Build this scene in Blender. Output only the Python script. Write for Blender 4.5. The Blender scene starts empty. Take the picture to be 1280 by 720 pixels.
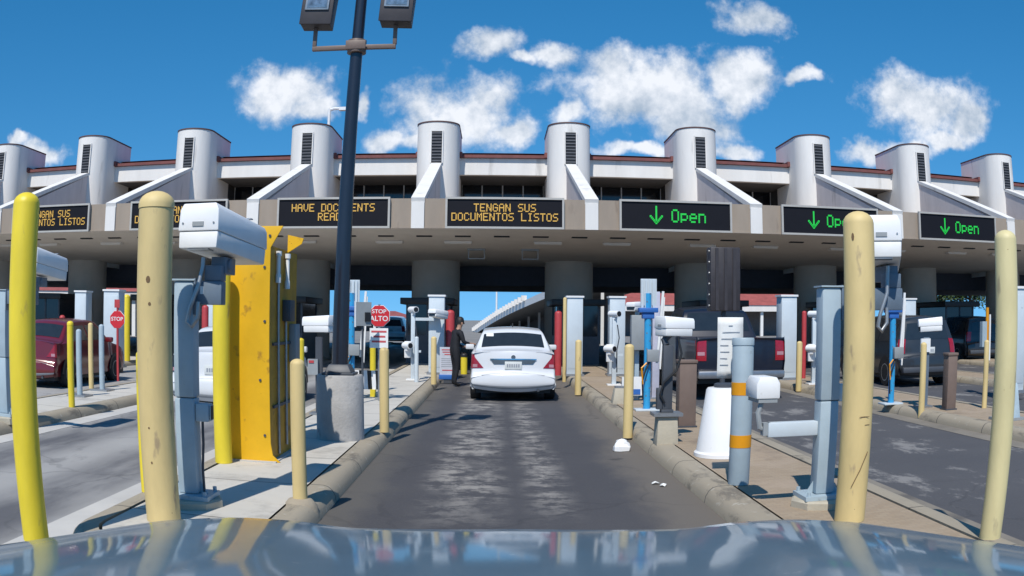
import bpy, bmesh, math, random
from mathutils import Vector, Matrix
random.seed(7)
PI = math.pi
C = bpy.context.scene
COL = C.collection

# ------------------------------------------------------------------ camera (a wide dash camera: barrel-distorted lens)
CAM_H = 1.65
cd = bpy.data.cameras.new('camera'); cam = bpy.data.objects.new('camera', cd); COL.objects.link(cam)
rt = Vector((0.99981, -0.017546, 0.008539)); up = Vector((-0.009148, -0.034898, 0.999349)); fw = Vector((0.017236, 0.999237, 0.035052))
cam.matrix_world = Matrix(((rt.x, up.x, -fw.x, 0), (rt.y, up.y, -fw.y, 0), (rt.z, up.z, -fw.z, CAM_H), (0, 0, 0, 1)))
cd.type = 'PANO'; cd.sensor_width = 36; cd.sensor_fit = 'HORIZONTAL'
cy = cd.cycles if hasattr(cd, 'cycles') else cd
cy.panorama_type = 'FISHEYE_LENS_POLYNOMIAL'; cy.fisheye_fov = PI
cy.fisheye_polynomial_k0 = 0.0
cy.fisheye_polynomial_k1 = -3.13535871e-02; cy.fisheye_polynomial_k2 = -5.12259e-05
cy.fisheye_polynomial_k3 = 1.13770642e-06; cy.fisheye_polynomial_k4 = -2.63124932e-07
cd.clip_start = 0.05; cd.clip_end = 3000
C.camera = cam

# ------------------------------------------------------------------ sky, sun, exposure
SUN_EL, SUN_AZ = math.radians(53), math.radians(13)   # sun behind the camera, a little to its left
w = bpy.data.worlds.new('World'); C.world = w; w.use_nodes = True
nt = w.node_tree; N = nt.nodes; L = nt.links; N.clear()
out = N.new('ShaderNodeOutputWorld'); bg = N.new('ShaderNodeBackground'); bg.inputs[1].default_value = 0.115
sky = N.new('ShaderNodeTexSky'); sky.sky_type = 'NISHITA'; sky.sun_disc = False
sky.sun_elevation = SUN_EL; sky.sun_rotation = math.radians(180) + SUN_AZ; sky.altitude = 1500; sky.air_density = 1.0; sky.dust_density = 0.0; sky.ozone_density = 2.0
hs = N.new('ShaderNodeHueSaturation'); hs.inputs['Saturation'].default_value = 1.38; hs.inputs['Value'].default_value = 1.1
L.new(sky.outputs[0], hs.inputs['Color'])
hs.inputs['Hue'].default_value = .492
tc = N.new('ShaderNodeTexCoord')
gm = N.new('ShaderNodeVectorMath'); gm.operation = 'MULTIPLY_ADD'; gm.inputs[1].default_value = (1, 1, .72); gm.inputs[2].default_value = (0, 0, .16); L.new(tc.outputs['Generated'], gm.inputs[0])
gn = N.new('ShaderNodeVectorMath'); gn.operation = 'NORMALIZE'; L.new(gm.outputs[0], gn.inputs[0]); L.new(gn.outputs[0], sky.inputs[0])
def vm(op, a, b=None, s=None):
    n = N.new('ShaderNodeVectorMath'); n.operation = op
    for i, v in enumerate((a, b)):
        if v is None: continue
        if hasattr(v, 'node'): L.new(v, n.inputs[i])
        else: n.inputs[i].default_value = v
    if s is not None: n.inputs['Scale'].default_value = s
    return n
def mt(op, a, b=None, c=None, clamp=False):
    n = N.new('ShaderNodeMath'); n.operation = op; n.use_clamp = clamp
    for i, v in enumerate((a, b, c)):
        if v is None: continue
        if hasattr(v, 'node'): L.new(v, n.inputs[i])
        else: n.inputs[i].default_value = v
    return n.outputs[0]
def noise(vec, scale, detail=6, rough=.6, color=False):
    n = N.new('ShaderNodeTexNoise'); n.inputs['Scale'].default_value = scale; n.inputs['Detail'].default_value = detail; n.inputs['Roughness'].default_value = rough
    L.new(vec, n.inputs['Vector']); return n.outputs['Color' if color else 0]
gen = tc.outputs['Generated']
wc = noise(gen, 9, 5, .6, True)
warp = vm('SCALE', vm('SUBTRACT', wc, (.5, .5, .5)).outputs[0], s=.075)
dirv = vm('ADD', gen, warp.outputs[0]).outputs[0]
CLOUDS = [((.03, .957, .288), .02, .010), ((.085, .968, .225), .02, .02), ((.26, .948, .19), .03, .012), ((.335, .905, .26), .016, .008), ((-.19, .965, .19), .025, .01), ((.49, .85, .195), .03, .012), ((.02, .97, .21), .03, .02), ((-.2423, .9388, .2449), .0514, .0372), ((-.0081, .9514, .3077), .0407, .0213), ((-.0425, .9716, .2329), .0638, .0443),
 ((-.1175, .9725, .2012), .0248, .0159), ((.0674, .9549, .2891), .0319, .0177), ((.1563, .9558, .2492), .1019, .0443), ((.125, .9524, .278), .0425, .023),
 ((.2052, .9544, .2168), .062, .0266), ((.2663, .9272, .2633), .0461, .0283), ((.2785, .9017, .3307), .0407, .023), ((.4642, .8532, .2377), .0691, .0372),
 ((.5126, .8301, .2196), .0301, .0248), ((.3991, .8979, .1855), .0248, .0142), ((.4474, .8746, .1869), .0354, .0124), ((-.4998, .8482, .1755), .0319, .0142),
 ((-.5313, .8261, .1878), .0177, .0089), ((-.1489, .9603, .2359), .0124, .0124), ((.1571, .9699, .1859), .0399, .0089), ((-.2154, .95, .226), .0354, .0159), ((-.0731, .9776, .1974), .0266, .0106)]
acc = None
for d, rx, ry in CLOUDS:
    D = Vector(d).normalized(); E1 = D.cross(Vector((0, 0, 1))).normalized(); E2 = E1.cross(D).normalized()
    a = vm('DOT_PRODUCT', dirv, E1 / rx).outputs['Value']; b = vm('DOT_PRODUCT', dirv, E2 / ry).outputs['Value']
    r2 = mt('ADD', mt('MULTIPLY', a, a), mt('MULTIPLY', b, b))
    f = mt('SUBTRACT', 1.0, mt('SQRT', r2))
    acc = f if acc is None else mt('SMOOTH_MAX', acc, f, .25)
fb = noise(gen, 22, 8, .62)
fb2 = noise(gen, 10, 4, .55)
dens = mt('ADD', mt('ADD', mt('ADD', acc, .17), mt('MULTIPLY', mt('SUBTRACT', fb2, .5), 1.1)), mt('MULTIPLY', mt('SUBTRACT', fb, .5), 2.0))
mr = N.new('ShaderNodeMapRange'); mr.interpolation_type = 'SMOOTHSTEP'
mr.inputs['From Min'].default_value = -.08; mr.inputs['From Max'].default_value = .75; L.new(dens, mr.inputs['Value'])
alpha = mt('MULTIPLY', mr.outputs[0], .93)
shade = noise(vm('ADD', gen, (0.013, .01, .02)).outputs[0], 14, 6, .6)
mr2 = N.new('ShaderNodeMapRange'); mr2.inputs['From Min'].default_value = .35; mr2.inputs['From Max'].default_value = .68; L.new(shade, mr2.inputs['Value'])
up_ = vm('ADD', gen, (0, 0, .016)).outputs[0]
relief = mt('ADD', mt('SUBTRACT', fb, noise(up_, 22, 8, .62)), mt('MULTIPLY', mt('SUBTRACT', fb2, noise(up_, 10, 4, .55)), 1.4))
lit = mt('ADD', mt('MULTIPLY', mr2.outputs[0], .45), mt('ADD', .40, mt('MULTIPLY', relief, 2.2)), clamp=True)
cm = N.new('ShaderNodeMix'); cm.data_type = 'RGBA'; cm.inputs[6].default_value = (3.3, 4.0, 4.9, 1); cm.inputs[7].default_value = (7.3, 7.5, 7.9, 1); L.new(lit, cm.inputs[0])
fm = N.new('ShaderNodeMix'); fm.data_type = 'RGBA'; L.new(alpha, fm.inputs[0]); L.new(hs.outputs[0], fm.inputs[6]); L.new(cm.outputs[2], fm.inputs[7])
L.new(fm.outputs[2], bg.inputs[0]); L.new(bg.outputs[0], out.inputs[0])

sl = bpy.data.lights.new('sun', 'SUN'); sl.energy = 4.0; sl.angle = math.radians(.5); sl.color = (1, .95, .87)
so = bpy.data.objects.new('sun', sl); COL.objects.link(so)
sd = Vector((-math.sin(SUN_AZ) * math.cos(SUN_EL), -math.cos(SUN_AZ) * math.cos(SUN_EL), math.sin(SUN_EL)))
so.rotation_euler = sd.to_track_quat('Z', 'Y').to_euler(); so.location = sd * 60
C.view_settings.view_transform = 'Standard'; C.view_settings.look = 'None'; C.view_settings.gamma = 1; C.view_settings.exposure = 0.2
C.view_settings.use_curve_mapping = False
C.render.engine = 'CYCLES'; C.cycles.use_denoising = True; C.cycles.max_bounces = 6; C.cycles.sample_clamp_indirect = 6

# ------------------------------------------------------------------ materials
_M = {}
def M(key, col=None, rough=.6, metal=0, var=.12, scale=5, bump=0, spots=None, coat=0, emit=0, spec=.5, streak=1.0, bscale=None, specks=None):
    """Principled paint / concrete with soft mottling; spots=(colour, amount 0..1, scale) adds dirt or chips."""
    if key in _M: return _M[key]
    m = bpy.data.materials.new(key); m.use_nodes = True; t = m.node_tree; n = t.nodes; l = t.links
    p = n['Principled BSDF']; p.inputs['Roughness'].default_value = rough; p.inputs['Metallic'].default_value = metal
    p.inputs['Specular IOR Level'].default_value = spec; p.inputs['Coat Weight'].default_value = coat; p.inputs['Coat Roughness'].default_value = .07
    tcn = n.new('ShaderNodeTexCoord'); oi = n.new('ShaderNodeObjectInfo')
    ad = n.new('ShaderNodeVectorMath'); ad.operation = 'MULTIPLY_ADD'; ad.inputs[1].default_value = (1, 1, streak)
    l.new(tcn.outputs['Object'], ad.inputs[0])
    rs = n.new('ShaderNodeMath'); rs.operation = 'MULTIPLY'; rs.inputs[1].default_value = 37.0; l.new(oi.outputs['Random'], rs.inputs[0]); l.new(rs.outputs[0], ad.inputs[2])
    nz = n.new('ShaderNodeTexNoise'); nz.inputs['Scale'].default_value = scale; nz.inputs['Detail'].default_value = 5; nz.inputs['Roughness'].default_value = .65
    l.new(ad.outputs[0], nz.inputs['Vector'])
    r = n.new('ShaderNodeMapRange'); r.inputs['From Min'].default_value = .3; r.inputs['From Max'].default_value = .7; r.inputs['To Min'].default_value = 1 - var; r.inputs['To Max'].default_value = 1 + var
    l.new(nz.outputs[0], r.inputs['Value'])
    mul = n.new('ShaderNodeVectorMath'); mul.operation = 'SCALE'; mul.inputs[0].default_value = col[:3]; l.new(r.outputs[0], mul.inputs['Scale'])
    c = mul.outputs[0]
    if spots:
        n2 = n.new('ShaderNodeTexNoise'); n2.inputs['Scale'].default_value = spots[2]; n2.inputs['Detail'].default_value = 4; l.new(ad.outputs[0], n2.inputs['Vector'])
        r2 = n.new('ShaderNodeMapRange'); r2.inputs['From Min'].default_value = .72 - spots[1] * .25; r2.inputs['From Max'].default_value = .80 - spots[1] * .2; l.new(n2.outputs[0], r2.inputs['Value'])
        mx = n.new('ShaderNodeMix'); mx.data_type = 'RGBA'; l.new(r2.outputs[0], mx.inputs[0]); l.new(c, mx.inputs[6]); mx.inputs[7].default_value = (*spots[0], 1); c = mx.outputs[2]
    if specks:
        n3 = n.new('ShaderNodeTexNoise'); n3.inputs['Scale'].default_value = specks[2]; n3.inputs['Detail'].default_value = 2; l.new(tcn.outputs['Object'], n3.inputs['Vector'])
        r3 = n.new('ShaderNodeMapRange'); r3.inputs['From Min'].default_value = specks[1]; r3.inputs['From Max'].default_value = specks[1] + .03; l.new(n3.outputs[0], r3.inputs['Value'])
        mx = n.new('ShaderNodeMix'); mx.data_type = 'RGBA'; l.new(r3.outputs[0], mx.inputs[0]); l.new(c, mx.inputs[6]); mx.inputs[7].default_value = (*specks[0], 1); c = mx.outputs[2]
    l.new(c, p.inputs['Base Color'])
    if bump:
        nb = n.new('ShaderNodeTexNoise'); nb.inputs['Scale'].default_value = bscale or scale * 12; nb.inputs['Detail'].default_value = 3; l.new(ad.outputs[0], nb.inputs['Vector'])
        b = n.new('ShaderNodeBump'); b.inputs['Strength'].default_value = bump; b.inputs['Distance'].default_value = .01; l.new(nb.outputs[0], b.inputs['Height']); l.new(b.outputs[0], p.inputs['Normal'])
    if emit:
        p.inputs['Emission Color'].default_value = (*col[:3], 1); p.inputs['Emission Strength'].default_value = emit
    _M[key] = m; return m

WHITE_WALL = M('white_stucco', (.71, .685, .655), .85, var=.07, scale=1.6, bump=.15, spots=((.52, .50, .475), .32, 2.2), bscale=40, streak=.18)
TAUPE = M('taupe_panel', (.30, .245, .195), .85, var=.10, scale=1.6, bump=.1, spots=((.22, .175, .14), .3, 2.5), bscale=50, streak=.25)
FIN_SIDE = M('fin_taupe', (.60, .54, .53), .85, var=.08, scale=1.5, bump=.1, spots=((.45, .40, .385), .3, 2.), bscale=50, streak=.25)
SOFFIT = M('soffit_plaster', (.70, .64, .57), .85, var=.08, scale=.6)
COLUMN = M('column_taupe', (.48, .41, .34), .8, var=.1, scale=.9, bump=.1)
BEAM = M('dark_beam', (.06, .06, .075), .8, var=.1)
COPING = M('red_brown_tile', (.17, .055, .05), .7, var=.2, scale=3)
CAPM = M('dark_cap', (.11, .06, .055), .7, var=.15, scale=3)
TILE = M('red_roof_tile', (.30, .075, .065), .75, var=.2, scale=1.5)
GLASS_DK = M('dark_glass', (.012, .014, .018), .08, var=.1, spec=.6)
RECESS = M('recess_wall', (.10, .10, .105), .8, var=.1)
MULL = M('mullion', (.55, .55, .55), .5)
VENT = M('vent_black', (.02, .02, .022), .6); SLAT = M('vent_slat', (.10, .10, .11), .5)
CREAM = M('cream_paint', (.62, .475, .215), .6, var=.12, scale=3, bump=.15, spots=((.36, .27, .15), .30, 11), specks=((.22, .14, .06), .775, 34), streak=.35, bscale=20)
CREAM2 = M('pale_cream_paint', (.60, .52, .275), .55, var=.12, scale=3, bump=.15, spots=((.38, .32, .19), .30, 10), specks=((.22, .14, .06), .775, 34), streak=.35, bscale=20)
YELLOW = M('yellow_paint', (.72, .56, .03), .45, var=.12, scale=3, bump=.12, spots=((.42, .31, .06), .28, 10), specks=((.22, .14, .06), .775, 34), streak=.35, bscale=20)
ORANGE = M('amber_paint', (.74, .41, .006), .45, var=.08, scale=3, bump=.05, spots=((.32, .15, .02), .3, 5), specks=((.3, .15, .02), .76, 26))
ORANGE_D = M('amber_paint_dark', (.48, .24, .012), .6, var=.25, scale=4, spots=((.16, .085, .02), .35, 4))  # darker, more mottled amber for the guard's side panels
BLUEGREY = M('blue_grey_paint', (.34, .42, .47), .5, var=.08, scale=4, spots=((.22, .26, .29), .12, 9))
BLUEGREY_D = M('slate_blue_paint', (.12, .16, .21), .5, var=.1)
PALE = M('pale_grey_enamel', (.52, .58, .62), .45, var=.05, scale=3, spots=((.38, .42, .45), .1, 8))
WHITE = M('white_enamel', (.80, .80, .80), .35, var=.03, scale=4, spots=((.6, .6, .58), .08, 10))
WHITE_M = M('matt_white', (.74, .74, .73), .6, var=.05)
GREYBOX = M('grey_box', (.27, .29, .30), .5, var=.08)
DKGREY = M('dark_grey_metal', (.055, .062, .075), .5, var=.12)
STEEL = M('galvanised', (.36, .37, .38), .4, metal=.7, var=.15, scale=12)
POLE = M('navy_black_pole', (.014, .017, .028), .3, var=.15, scale=3, coat=.3)
BRONZE = M('bronze_brown', (.15, .105, .085), .5, var=.12, scale=6)
BROWN = M('brown_cover', (.16, .115, .095), .75, var=.1)
HOUSING_DK = M('dark_brown_housing', (.035, .03, .034), .55, var=.2, scale=5)
BLACK = M('black', (.012, .012, .013), .5, var=.05)
RUBBER = M('tyre_rubber', (.018, .018, .019), .85, var=.1)
CONC = M('pole_base_concrete', (.36, .35, .34), .9, var=.16, scale=3, bump=.5, spots=((.24, .23, .22), .25, 6), bscale=30)
CONC_L = M('light_concrete', (.47, .455, .43), .9, var=.1, scale=1.2, bump=.25, spots=((.33, .32, .3), .22, 1.7), bscale=50)
KERB = M('tan_kerb', (.33, .28, .21), .9, var=.16, scale=1.6, bump=.4, spots=((.15, .13, .105), .5, 2.3), bscale=30)
GUTTER = M('tan_gutter', (.20, .178, .148), .9, var=.2, scale=1.2, bump=.3, spots=((.11, .1, .09), .4, 1.4), bscale=50)
PED = M('buff_pedestal', (.42, .38, .30), .9, var=.1, scale=4, bump=.3)
CYAN = M('cyan_blue_paint', (.03, .30, .58), .45, var=.1, scale=5, spots=((.02, .1, .22), .2, 14))
RED = M('red_paint', (.42, .045, .05), .5, var=.1)
SIGNRED = M('sign_red', (.55, .02, .03), .45, var=.06); SIGNWHITE = M('sign_white', (.75, .75, .75), .5, var=.04); SIGNBLUE = M('sign_blue', (.03, .13, .42), .5, var=.05)
INK_RED = M('ink_red', (.5, .08, .09), .6); INK_GREY = M('ink_grey', (.28, .3, .34), .6)
PAPER = M('paper', (.74, .74, .72), .8, var=.05, scale=3)
STRIPE_O = M('reflective_orange', (.70, .29, .005), .4, var=.06)
LED_BLACK = M('led_panel', (.007, .007, .011), .6, var=.1, spec=.2)
LED_FRAME = M('led_frame', (.46, .43, .39), .5, metal=.2, var=.05)
AMBER = M('led_amber', (.62, .36, .07), .5, var=0, emit=.15); GREEN = M('led_green', (.015, .55, .06), .5, var=0, emit=.10)
CARW = M('white_car_paint', (.66, .67, .685), .3, var=.015, scale=2, coat=.6)
CARW2 = M('off_white_car_paint', (.64, .65, .66), .3, var=.02, scale=2, coat=.5)
CARR = M('maroon_car_paint', (.13, .008, .012), .3, var=.06, coat=.7)
CARN = M('navy_truck_paint', (.005, .008, .02), .4, var=.08, coat=.3)
CARG = M('charcoal_car_paint', (.022, .025, .03), .35, var=.08, coat=.6)
CARB = M('black_car_paint', (.015, .016, .02), .3, var=.08, coat=.6)
HOODM = M('steel_blue_hood_paint', (.085, .150, .205), .45, metal=.1, var=.08, scale=5, coat=.7, spots=((.2, .24, .27), .12, 40))
GLASS = M('car_glass', (.02, .025, .03), .05, var=.15, spec=.7)
TAIL = M('tail_lamp', (.30, .006, .015), .2, var=.2, scale=14, coat=.6); TAIL_C = M('tail_lamp_clear', (.42, .22, .25), .2, var=.1)
CHROME = M('chrome', (.6, .61, .63), .15, metal=1, var=.05); GARN = M('dark_garnish', (.12, .14, .155), .3, metal=.4)
RIM = M('wheel_rim', (.40, .41, .42), .35, metal=.6); PLATE = M('number_plate', (.62, .64, .62), .5, var=.05)
LEAF = [M('leaf_%s' % nm, c, .6, var=.25, scale=2) for nm, c in (('dark', (.03, .055, .014)), ('mid', (.055, .095, .022)), ('light', (.07, .11, .028)))]
BARK = M('bark', (.10, .075, .05), .9, var=.2, scale=6, bump=.4)
PLASTIC = M('white_plastic_bag', (.8, .8, .8), .4, var=.04)
SKIN = M('skin', (.36, .2, .13), .6); UNIFORM = M('dark_uniform', (.007, .008, .012), .8, var=.15); HAIR = M('hair', (.012, .01, .009), .6)

def ground_mat(key, build):
    m = bpy.data.materials.new(key); m.use_nodes = True; t = m.node_tree
    p = t.nodes['Principled BSDF']; p.inputs['Roughness'].default_value = .85
    g = t.nodes.new('ShaderNodeNewGeometry'); s = t.nodes.new('ShaderNodeSeparateXYZ'); t.links.new(g.outputs['Position'], s.inputs[0])
    class H: pass
    h = H(); h.t = t; h.pos = g.outputs['Position']; h.x = s.outputs[0]; h.y = s.outputs[1]
    def math_(op, a, b=None, c=None, clamp=False):
        n = t.nodes.new('ShaderNodeMath'); n.operation = op; n.use_clamp = clamp
        for i, v in enumerate((a, b, c)):
            if v is None: continue
            if hasattr(v, 'node'): t.links.new(v, n.inputs[i])
            else: n.inputs[i].default_value = v
        return n.outputs[0]
    def nz(scale, vec=(1, 1, 1), detail=5, rough=.6):
        mp = t.nodes.new('ShaderNodeVectorMath'); mp.operation = 'MULTIPLY'; mp.inputs[1].default_value = vec; t.links.new(h.pos, mp.inputs[0])
        n = t.nodes.new('ShaderNodeTexNoise'); n.inputs['Scale'].default_value = scale; n.inputs['Detail'].default_value = detail; n.inputs['Roughness'].default_value = rough
        t.links.new(mp.outputs[0], n.inputs['Vector']); return n.outputs[0]
    def rng(v, a, b, c=0., d=1., smooth=True):
        n = t.nodes.new('ShaderNodeMapRange'); n.interpolation_type = 'SMOOTHSTEP' if smooth else 'LINEAR'
        t.links.new(v, n.inputs['Value'])
        for k, q in zip(('From Min', 'From Max', 'To Min', 'To Max'), (a, b, c, d)): n.inputs[k].default_value = q
        return n.outputs[0]
    def mix(f, a, b):
        n = t.nodes.new('ShaderNodeMix'); n.data_type = 'RGBA'
        for i, v in ((0, f), (6, a), (7, b)):
            if hasattr(v, 'node'): t.links.new(v, n.inputs[i])
            else: n.inputs[i].default_value = v if i == 0 else (*v, 1)
        return n.outputs[2]
    h.m, h.nz, h.rng, h.mix = math_, nz, rng, mix
    c = build(h); t.links.new(c, p.inputs['Base Color'])
    b = t.nodes.new('ShaderNodeBump'); b.inputs['Strength'].default_value = .35; b.inputs['Distance'].default_value = .008
    t.links.new(nz(55, detail=3), b.inputs['Height']); t.links.new(b.outputs[0], p.inputs['Normal'])
    return m
def near(h, c, half, soft):
    return h.rng(h.m('ABSOLUTE', h.m('SUBTRACT', h.x, c)), half - soft, half + soft, 1., 0.)
def cracks(h, sc):
    w_ = h.t.nodes.new('ShaderNodeTexNoise'); w_.inputs['Scale'].default_value = 1.4; w_.inputs['Detail'].default_value = 5; h.t.links.new(h.pos, w_.inputs['Vector'])
    ad = h.t.nodes.new('ShaderNodeVectorMath'); ad.operation = 'MULTIPLY_ADD'; ad.inputs[1].default_value = (.8, .8, 0); h.t.links.new(w_.outputs['Color'], ad.inputs[0]); h.t.links.new(h.pos, ad.inputs[2])
    v = h.t.nodes.new('ShaderNodeTexVoronoi'); v.feature = 'DISTANCE_TO_EDGE'; v.inputs['Scale'].default_value = sc; h.t.links.new(ad.outputs[0], v.inputs['Vector'])
    return h.m('MULTIPLY', h.rng(v.outputs['Distance'], .004, .011, 1., 0.), h.rng(h.nz(.35), .42, .55))
def lane_asphalt(h):
    base = h.mix(h.nz(.8), (.046, .045, .051), (.070, .067, .071))
    base = h.mix(h.m('MULTIPLY', h.rng(h.nz(40, detail=3), .5, .8), .5), base, (.10, .095, .09))
    worn = h.m('MULTIPLY', h.m('MAXIMUM', near(h, -.30, .34, .2), near(h, .5, .16, .18)), h.rng(h.nz(2.6, (.9, 1.1, 1), 9, .78), .43, .58))     # light wear down the middle
    worn = h.m('MULTIPLY', worn, h.m('MULTIPLY', h.rng(h.y, 6.2, 9.0), h.rng(h.nz(1.1, (1.3, .5, 1)), .36, .54, .2, 1.)))
    c = h.mix(h.m('MULTIPLY', worn, .9), base, (.30, .28, .255))
    wob = h.m('MULTIPLY', h.m('SUBTRACT', h.nz(.9, (1, .6, 1), 7, .7), .5), .9)
    xw = h.m('ADD', h.x, wob)
    c = h.mix(h.m('MULTIPLY', h.rng(xw, -1.3, -.95, 1., 0.), .75), c, (.105, .097, .086))                  # dust along the kerbs
    c = h.mix(h.m('MULTIPLY', h.rng(xw, 1.15, 1.6, 0., 1.), .7), c, (.16, .138, .112))
    oil = h.rng(h.nz(1.7, (1, .8, 1), 4, .5), .66, .74)
    c = h.mix(h.m('MULTIPLY', oil, .7), c, (.022, .022, .026))
    return h.mix(h.m('MULTIPLY', cracks(h, .45), .22), c, (.016, .016, .018))
def lane_concrete(h):
    base = h.mix(h.nz(.7), (.25, .245, .24), (.38, .37, .355))
    tyre = h.m('MAXIMUM', near(h, -5.55, .42, .3), near(h, -3.95, .42, .3))
    tyre = h.m('MULTIPLY', tyre, h.rng(h.nz(.9, (1.5, .35, 1)), .3, .6, .35, 1.))
    c = h.mix(h.m('MULTIPLY', tyre, .9), base, (.075, .075, .084))
    c = h.mix(h.m('MULTIPLY', cracks(h, .45), .25), c, (.05, .05, .05))
    return h.mix(h.m('MULTIPLY', h.rng(h.nz(3, (1, .4, 1)), .55, .7), .4), c, (.085, .085, .09))
def lane_dark(h):
    base = h.mix(h.nz(.6), (.055, .055, .062), (.09, .088, .092))
    st = h.m('MULTIPLY', h.rng(h.nz(.9, (1.5, .7, 1), 8, .72), .54, .64), .85)
    c = h.mix(st, base, (.24, .23, .22)); c = h.mix(h.m('MULTIPLY', cracks(h, .5), .25), c, (.02, .02, .022))
    return h.mix(h.m('MULTIPLY', h.rng(h.nz(45, detail=3), .5, .8), .4), c, (.13, .125, .12))
def apron(h):
    c = h.mix(h.nz(.12), (.17, .165, .16), (.27, .26, .245))
    return h.mix(h.m('MULTIPLY', h.rng(h.nz(1.3), .5, .7), .5), c, (.12, .118, .115))
def paver(h):
    br = h.t.nodes.new('ShaderNodeTexBrick'); h.t.links.new(h.pos, br.inputs['Vector']); br.inputs['Scale'].default_value = 5
    br.inputs['Mortar Size'].default_value = .012; br.inputs['Color1'].default_value = (.305, .232, .158, 1); br.inputs['Color2'].default_value = (.345, .27, .188, 1); br.inputs['Mortar'].default_value = (.24, .195, .15, 1)
    c = h.mix(h.m('MULTIPLY', h.rng(h.nz(1.4), .42, .68), .5), br.outputs[0], (.38, .30, .23))
    return h.mix(h.m('MULTIPLY', h.rng(h.nz(2.2, (1, .6, 1)), .55, .72), .45), c, (.15, .115, .09))
def walk(h):
    c = h.mix(h.nz(.9), (.45, .425, .38), (.57, .54, .485))
    c = h.mix(h.m('MULTIPLY', h.rng(h.nz(2.0, (1, 1, 1), 8, .7), .50, .68), .5), c, (.27, .25, .22))
    jy = h.m('ABSOLUTE', h.m('SUBTRACT', h.m('FRACT', h.m('DIVIDE', h.y, 1.55)), .5))
    joint = h.rng(jy, .488, .495)
    return h.mix(h.m('MULTIPLY', joint, .8), c, (.12, .11, .10))
def kerb_f(h):
    c = h.mix(h.nz(1.1, (1, .5, 1), 6, .65), (.25, .215, .165), (.38, .33, .25))
    c = h.mix(h.m('MULTIPLY', h.rng(h.nz(2.6, (1, .35, 1), 6, .7), .52, .66), .75), c, (.11, .098, .082))     # tyre black and grime
    c = h.mix(h.m('MULTIPLY', h.rng(h.nz(9, (1, 1, 1), 4), .62, .70), .6), c, (.45, .42, .36))                 # chips
    j = h.m('ABSOLUTE', h.m('SUBTRACT', h.m('FRACT', h.m('DIVIDE', h.y, 1.55)), .5))
    return h.mix(h.m('MULTIPLY', h.rng(j, .490, .496), .85), c, (.06, .055, .05))
KERB_M = ground_mat('kerb_concrete', kerb_f)
ROAD_M = ground_mat('lane_asphalt', lane_asphalt); CROAD_M = ground_mat('lane_concrete', lane_concrete); DROAD_M = ground_mat('lane_dark_asphalt', lane_dark)
APRON_M = ground_mat('apron_concrete', apron); PAVER_M = ground_mat('brown_paver', paver); WALK_M = ground_mat('light_walk', walk)

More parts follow.
